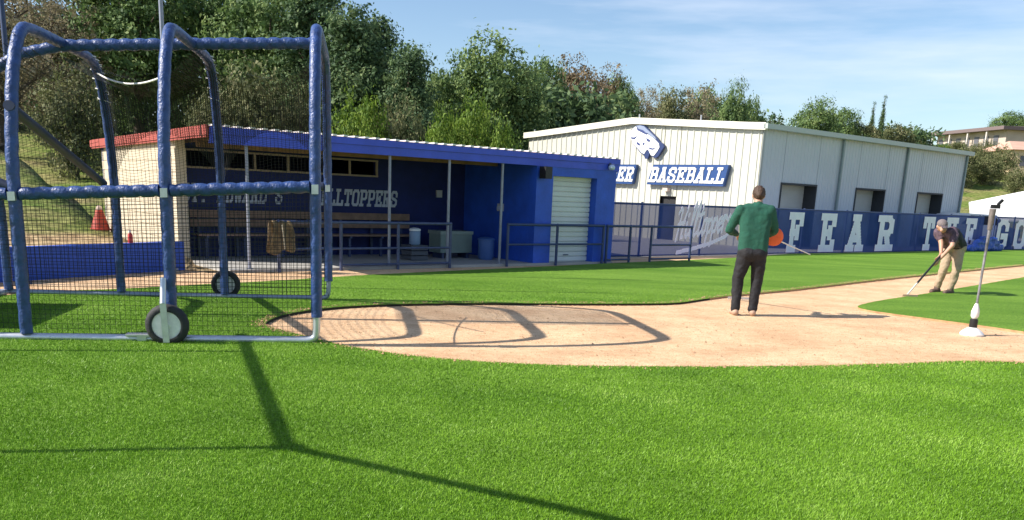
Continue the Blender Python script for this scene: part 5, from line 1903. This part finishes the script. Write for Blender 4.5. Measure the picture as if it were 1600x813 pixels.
T_ = [
 # left, behind the cage
 ('bare', 'leafless_tree', -20, -60, 34, 230, 'tan twiggy tree at the far left edge, behind the left hoop of the cage'),
 ('bare', 'leafless_tree', 75, -30, 39, 210, 'tan twiggy tree seen just above the left hoop of the cage'),
 ('live_oak', 'oak_tree', 200, -90, 41, 250, 'tall green tree above the left bay of the batting cage'),
 ('live_oak', 'oak_tree', 330, -60, 43, 240, 'tall green tree above the middle hoop of the batting cage'),
 ('oak_b', 'oak_tree', 420, -40, 40, 210, 'yellowish green tree above the right bay of the batting cage'),
 ('cedar', 'evergreen_tree', 488, -45, 38, 200, 'dark evergreen directly behind the right hoop of the cage'),
 ('cedar_b', 'evergreen_tree', 545, -8, 36, 190, 'dark pointed evergreen right of the cage, the tallest against open sky'),
 ('cedar', 'evergreen_tree', 590, 18, 39, 150, 'slim dark evergreen between the tallest one and the leaning one'),
 ('cedar_b', 'evergreen_tree', 640, 54, 35, 165, 'dark evergreen left of the rounded oak, above the dugout roof'),
 ('oak_b', 'oak_tree', 690, 112, 42, 100, 'small green tree in the notch left of the rounded oak'),
 ('oak', 'oak_tree', 778, 76, 42, 200, 'big rounded green oak with a broad crown above the dugout roof'),
 ('oak_b', 'oak_tree', 852, 92, 48, 110, 'green tree between the rounded oak and the rust brown tree'),
 ('rust', 'brown_tree', 905, 100, 52, 130, 'rust brown tree above the left eave of the metal building'),
 ('rust', 'brown_tree', 950, 116, 57, 100, 'darker rust brown tree right behind the gable slope'),
 ('oak', 'oak_tree', 975, 132, 56, 80, 'small dark green tree just left of the gable peak'),
 ('bare', 'leafless_tree', 1012, 136, 62, 80, 'greyish tan tree right above the gable peak'),
 ('olive', 'olive_tree', 1052, 140, 66, 85, 'olive green tree right of the gable peak'),
 ('bare', 'leafless_tree', 1092, 134, 68, 110, 'pinkish tan tree above the middle of the gable roof'),
 ('oak_b', 'oak_tree', 1105, 140, 76, 95, 'green tree whose top shows behind the pinkish tan one'),
 ('oak', 'oak_tree', 1150, 141, 60, 70, 'green tree above the right half of the gable roof'),
 ('oak_b', 'oak_tree', 1176, 152, 64, 50, 'green tree right above the right corner of the gable'),
 ('olive', 'olive_tree', 1208, 186, 80, 70, 'low olive tree just right of the building corner'),
 ('oak', 'oak_tree', 1275, 164, 78, 100, 'green spreading tree above the first shaded bay of the building'),
 ('oak_b', 'oak_tree', 1322, 170, 84, 80, 'green tree touching the spreading one on its right'),
 ('cypress', 'cypress_tree', 1367, 158, 84, 11, 'shorter left one of the pair of narrow dark cypresses'),
 ('cypress', 'cypress_tree', 1384, 148, 84, 12, 'taller right one of the pair of narrow dark cypresses'),
 ('olive', 'olive_tree', 1352, 194, 84, 70, 'olive tree at the foot of the two cypresses'),
 ('olive', 'olive_tree', 1402, 196, 86, 80, 'broad olive tree right of the two cypresses'),
 ('oak_b', 'oak_tree', 1438, 202, 92, 44, 'small green tree left of the long pale block of flats'),
 ('oak', 'oak_tree', 1580, 178, 150, 70, 'green tree above the grey roof at the right edge of the photo'),
 ('oak_b', 'oak_tree', 1552, 198, 140, 36, 'small dark tree at the right end of the long pale block'),
]
for k_, nm, x, y, Y, wd, lb in T_:
    tree(k_, nm, x, y, Y, wd, lb, GRP)
S_ = [
 ('shrub_olive', 395, 118, 31, 150, 'pale yellow green bush behind the dugout, framed by the right bay of the cage'),
 ('shrub_olive', 330, 150, 30, 110, 'olive bush above the left end of the dugout roof'),
 ('shrub_olive', 470, 150, 31, 90, 'olive bush by the right hoop of the cage above the dugout roof'),
 ('shrub_olive', 110, 120, 31, 130, 'olive bush on the slope behind the left bay of the cage'),
 ('shrub', 560, 165, 30, 110, 'green bush in the shade above the middle of the dugout roof'),
 ('shrub_olive', 620, 170, 31, 100, 'dull olive bush under the dark evergreens'),
 ('shrub', 738, 172, 29.5, 90, 'bright yellow green bush under the rounded oak'),
 ('shrub', 690, 190, 29, 80, 'green bush above the dugout roof, left of the brightest bush'),
 ('shrub', 785, 205, 29, 70, 'bright bush right above the dugout roof beside the metal building'),
 ('shrub_olive', 1505, 232, 90, 60, 'grey olive shrub just right of the metal building'),
 ('shrub_olive', 1540, 246, 92, 60, 'green shrub on the slope between building and houses'),
 ('shrub_olive', 1565, 232, 96, 60, 'tan olive shrub in front of the long pale block'),
 ('shrub', 1470, 226, 118, 30, 'small green bush at the far left foot of the pale block'),
 ('shrub_olive', 1498, 222, 120, 34, 'small tan bush under the windows of the pale block'),
 ('shrub_olive', 1548, 222, 108, 40, 'tan scrub bush right under the long pale block'),
 ('shrub_olive', 1524, 228, 104, 44, 'olive scrub bush at the left end of the pale block'),
 ('shrub_olive', 1590, 266, 84, 44, 'brown olive shrub at the right edge under the yellow house'),
]
for k_, x, y, Y, wd, lb in S_:
    tree(k_, 'shrub', x, y, Y, wd, lb, 'bushes on the slope', 'shrub', 0.1)
# dark understorey far back so that no bare horizon shows between trunks
def thicket(name, label, spots, m, seed, cnt, leaf):
    r_ = np.random.default_rng(seed)
    P = []
    for (x, Y, top, wd) in spots:
        p = at(x, top, Y); z0 = terr_xy(p[0], Y)
        n_ = cnt
        c = np.stack([p[0] + (r_.random(n_) - 0.5) * wd / F * Y, Y + r_.normal(size=n_) * 1.0, z0 + (p[2] - z0) * r_.random(n_) ** 0.8], 1)
        c += r_.normal(size=(n_, 3)) * 0.3
        dirs = r_.normal(size=(n_, 3)); dirs /= np.linalg.norm(dirs, axis=1)[:, None]
        t1_ = np.cross(dirs, r_.normal(size=(n_, 3))); t1_ /= np.linalg.norm(t1_, axis=1)[:, None]
        t2_ = np.cross(dirs, t1_)
        s_ = leaf * r_.uniform(0.5, 1.1, n_)[:, None]
        P.append(np.stack([c - t1_ * s_, c - t2_ * s_ * 0.5, c + t1_ * s_, c + t2_ * s_ * 0.5], 1))
    P = np.concatenate(P).astype(np.float32)
    n_ = len(P)
    me = bpy.data.meshes.new(name)
    me.vertices.add(n_ * 4); me.loops.add(n_ * 4); me.polygons.add(n_)
    me.vertices.foreach_set('co', P.ravel())
    me.loops.foreach_set('vertex_index', np.arange(n_ * 4, dtype=np.int32))
    me.polygons.foreach_set('loop_start', np.arange(0, n_ * 4, 4, dtype=np.int32))
    me.update(); me.materials.append(m)
    o = bpy.data.objects.new(name, me); COL.objects.link(o)
    return tag(o, label, 'undergrowth', kind='stuff')
thicket('undergrowth', 'dark undergrowth filling the gaps between the trees on the slope',
        [(x, 46 + (x % 7) * 0.5, top, 80) for x, top in zip(range(-60, 980, 36), [60, 50, 40, 30, 20, 20, 20, 20, 20, 20, 20, 20, 20, 30, 40, 50, 60, 90, 110, 130, 130, 130, 130, 130, 135, 140, 150, 150, 150])] +
        [(x, 78, 178, 60) for x in range(980, 1200, 30)] + [(x, 92, 203, 60) for x in range(1200, 1460, 26)],
        MATS['leaf_dark'], 41, 1100, 0.26)

# ------------------------------------------------------------------ houses on the right hand slope
def long_block():
    x0, x1 = 1462, 1566
    Y0, Y1 = 132.0, 118.0
    a = at(x0, 236, Y0); c = at(x1, 250, Y1)
    a, c = np.array([a[0], a[1], 0]), np.array([c[0], c[1], 0])
    L = np.linalg.norm(c - a); dx = (c - a) / L; dy = np.array([-dx[1], dx[0], 0])
    z0 = min(terr_xy(a[0], a[1]), terr_xy(c[0], c[1])) - 0.5
    zt_ = at(x1, 203, Y1)[2]
    t_ = thing('apartment_block', (a[0], a[1], z0), 'long pale two storey block with an overhanging dark flat roof on the hillside', 'building')
    TT = lambda x, y, z: tuple(a + dx * x + dy * y + np.array([0, 0, z]))
    mb = MB()
    mb.box(0, L, 0, 8, z0, zt_, TT)
    mb.build('wall', mat('pale_stucco', (0.50, 0.42, 0.36), 0.9, var=0.12, scale=0.5), t_)
    mb = MB(); mb.box(-0.8, L + 0.8, -1.2, 9, zt_ + 0.002, zt_ + 0.45, TT)
    mb.build('roof', mat('flat_roof', (0.16, 0.12, 0.12), 0.8), t_)
    k_ = int(L / 1.9)
    for lev in (1.2, 3.4):
        for i in range(k_):
            mb = MB(); x = 0.5 + i * 1.9
            mb.box(x, x + 0.95, -0.06, -0.003, zt_ - lev - 0.6, zt_ - lev + 0.6, TT)
            mb.build('window', mat('window_dark', (0.12, 0.12, 0.14), 0.3), t_)
    for i in range(k_ // 2 + 1):
        mb = MB(); x = 0.1 + i * 3.8
        mb.box(x, x + 0.22, -1.0, -0.8, z0, zt_, TT)
        mb.build('column', mat('pale_column', (0.55, 0.50, 0.46), 0.8), t_)
long_block()
def house(name, label, x0, x1, Y, ytop, ybot, wallm, roofmt, rise, depth=7.0, over=0.4):
    a = at(x0, ybot, Y); c = at(x1, ybot, Y)
    zt_ = at((x0 + x1) / 2, ytop, Y)[2]
    z0 = min(terr_xy(a[0], Y), a[2]) - 0.5
    t_ = thing(name, ((a[0] + c[0]) / 2, Y, z0), label, 'house')
    mb = MB(); mb.box(a[0], c[0], Y, Y + depth, z0, zt_); mb.build('wall', wallm, t_)
    mb = MB()
    P = [(a[0] - over, Y - over, zt_ + 0.003), (c[0] + over, Y - over, zt_ + 0.003), (c[0] + over, Y + depth + over, zt_ + 0.003), (a[0] - over, Y + depth + over, zt_ + 0.003),
         (a[0] + 1.5, Y + depth / 2, zt_ + rise), (c[0] - 1.5, Y + depth / 2, zt_ + rise)]
    mb.add(P, [(0, 1, 5, 4), (1, 2, 5), (2, 3, 4, 5), (3, 0, 4), (3, 2, 1, 0)])
    mb.build('roof', roofmt, t_)
    n_ = max(2, int((c[0] - a[0]) / 2.2))
    for i in range(n_):
        x = a[0] + (i + 0.35) * (c[0] - a[0]) / n_
        mb = MB(); mb.box(x, x + 0.9, Y - 0.05, Y - 0.003, zt_ - 1.7, zt_ - 0.6)
        mb.build('window', mat('window_dark', (0.12, 0.12, 0.14)), t_)
house('house', 'pale house with a wide grey brown roof at the top of the right hand slope', 1566, 1660, 126, 226, 250, mat('pale_stucco', (0.5, 0.42, 0.36)), mat('grey_shingle', (0.20, 0.17, 0.15), 0.9, var=0.2, scale=0.8), 2.8, 9)
house('house', 'yellowish house with a low salmon roof at the right edge of the photo', 1580, 1680, 98, 236, 262, mat('yellow_stucco', (0.68, 0.54, 0.34), 0.9, var=0.1, scale=0.6), mat('salmon_roof', (0.52, 0.32, 0.24), 0.9, var=0.15, scale=0.8), 1.2, 8)

# white roofed shelter just behind the fence on the right
wr = thing('shelter', W(44, -20, 0), 'low shelter with a broad plain white sloping roof behind the right hand fence', 'shelter')
pts = [at(1516, 318, 47), at(1680, 280, 45.0), at(1680, 296, 44.0), at(1520, 339, 44.0)]
A_, B_, C_, D_ = pts
mb = MB()
low = [(p[0], p[1], p[2]) for p in (A_, B_, C_, D_)]
# thick roof slab sloping towards the field
A2, B2 = at(1514, 316, 50), at(1700, 279, 46)
C2, D2 = at(1700, 345, 40.5), at(1517, 343, 42.5)
top = [tuple(p) for p in (A2, B2, C2, D2)]
bot = [(p[0], p[1], p[2] - 0.08) for p in top]
mb.add(top + bot, [(0, 3, 2, 1), (4, 5, 6, 7), (0, 1, 5, 4), (1, 2, 6, 5), (2, 3, 7, 6), (3, 0, 4, 7)])
mb.build('roof', mat('white_roof', (0.78, 0.77, 0.74), 0.5, var=0.03, scale=0.8), wr)
for p in (A2, B2, C2, D2):
    mb = MB(); ins = (np.array(A2) + np.array(C2)) / 2 - np.array(p); ins = ins / np.linalg.norm(ins) * 0.3
    mb.tube([(p[0] + ins[0], p[1] + ins[1], -0.1), (p[0] + ins[0], p[1] + ins[1], p[2] - 0.085)], 0.06, 10)
    smooth_angle(mb.build('post', galv, wr))
# parked white car glimpsed over the fence
cg = G(1512, 352, 0); cY = 37.5; cp0 = at(1516, 345, cY)
car = thing('parked_car', (cp0[0], cY, 0), 'white parked car glimpsed over the fence left of the gap', 'car')
def CT(x, y, z):
    return (cp0[0] + x * 0.93 - y * 0.35, cY + x * 0.35 + y * 0.93, z)
mb = MB()
mb.prism([(-2.0, 0.35), (2.0, 0.35), (2.1, 0.6), (2.05, 0.85), (1.2, 0.98), (0.55, 1.42), (-0.95, 1.45), (-1.75, 1.02), (-2.1, 0.9), (-2.1, 0.55)], -0.8, 0.8, T=lambda x, y, z: CT(x, z, y))
mb.build('body', mat('car_white', (0.72, 0.72, 0.72), 0.3, coat=0.4), car)
mb = MB()
mb.prism([(-1.35, 1.02), (0.95, 1.0), (0.48, 1.36), (-0.9, 1.38)], -0.815, 0.815, T=lambda x, y, z: CT(x, z, y))
mb.build('window', mat('car_glass', (0.03, 0.035, 0.04), 0.1), car)
for x in (-1.3, 1.3):
    for y in (-0.72, 0.72):
        mb = MB(); mb.lathe([(0.2, -0.1), (0.31, -0.09), (0.32, 0.09), (0.2, 0.1)], (0, 0, 0), 'y', 20, T=lambda a, b3, c3, x=x, y=y: CT(x + a, y + b3, 0.31 + c3))
        w_ = mb.build('wheel', rub, car)

# red things on the left
CYY = 15.0
while CYY < 40 and at(150, 358, CYY)[2] > terr_xy(at(150, 358, CYY)[0], CYY):
    CYY += 0.1
cg = at(150, 358, CYY)
zc = cg[2]
cn = thing('traffic_cone', (cg[0], CYY, zc), 'large red orange cone with a pale tip on the bare slope beside the cream wall', 'cone')
hcn = 36 / F * CYY; rb_ = 0.22; zc = cg[2] - 0.02
cx_ = at(157, 357, CYY)[0]
mb = MB()
mb.lathe([(rb_, 0.0), (rb_, 0.03), (0.19, 0.04), (0.07, hcn * 0.86)], (cx_, CYY, zc), n=24)
smooth_angle(mb.build('body', mat('cone_red', (0.36, 0.035, 0.015), 0.6, var=0.1), cn))
mb = MB(); mb.lathe([(0.07, hcn * 0.861), (0.05, hcn), (0.02, hcn + 0.01)], (cx_, CYY, zc), n=20)
smooth_angle(mb.build('tip', mat('pale_tip', (0.6, 0.45, 0.38), 0.6), cn))
cwp = at(205, 381, float(LW1[1]) - 0.9)
k_ = (cwp[0] - LW1[0]) / lwd[0]
bp_ = LW(k_, 0.06, 0.47)
bt = thing('bottle', bp_, 'small red bottle standing on top of the low blue wall', 'bottle')
mb = MB(); mb.lathe([(0.035, 0.0), (0.038, 0.02), (0.038, 0.12), (0.018, 0.16)], bp_, n=16)
smooth_angle(mb.build('body', mat('bottle_red', (0.55, 0.05, 0.05), 0.4), bt))
mb = MB(); mb.lathe([(0.018, 0.161), (0.02, 0.19), (0.012, 0.195)], bp_, n=12)
smooth_angle(mb.build('lid', signw, bt))
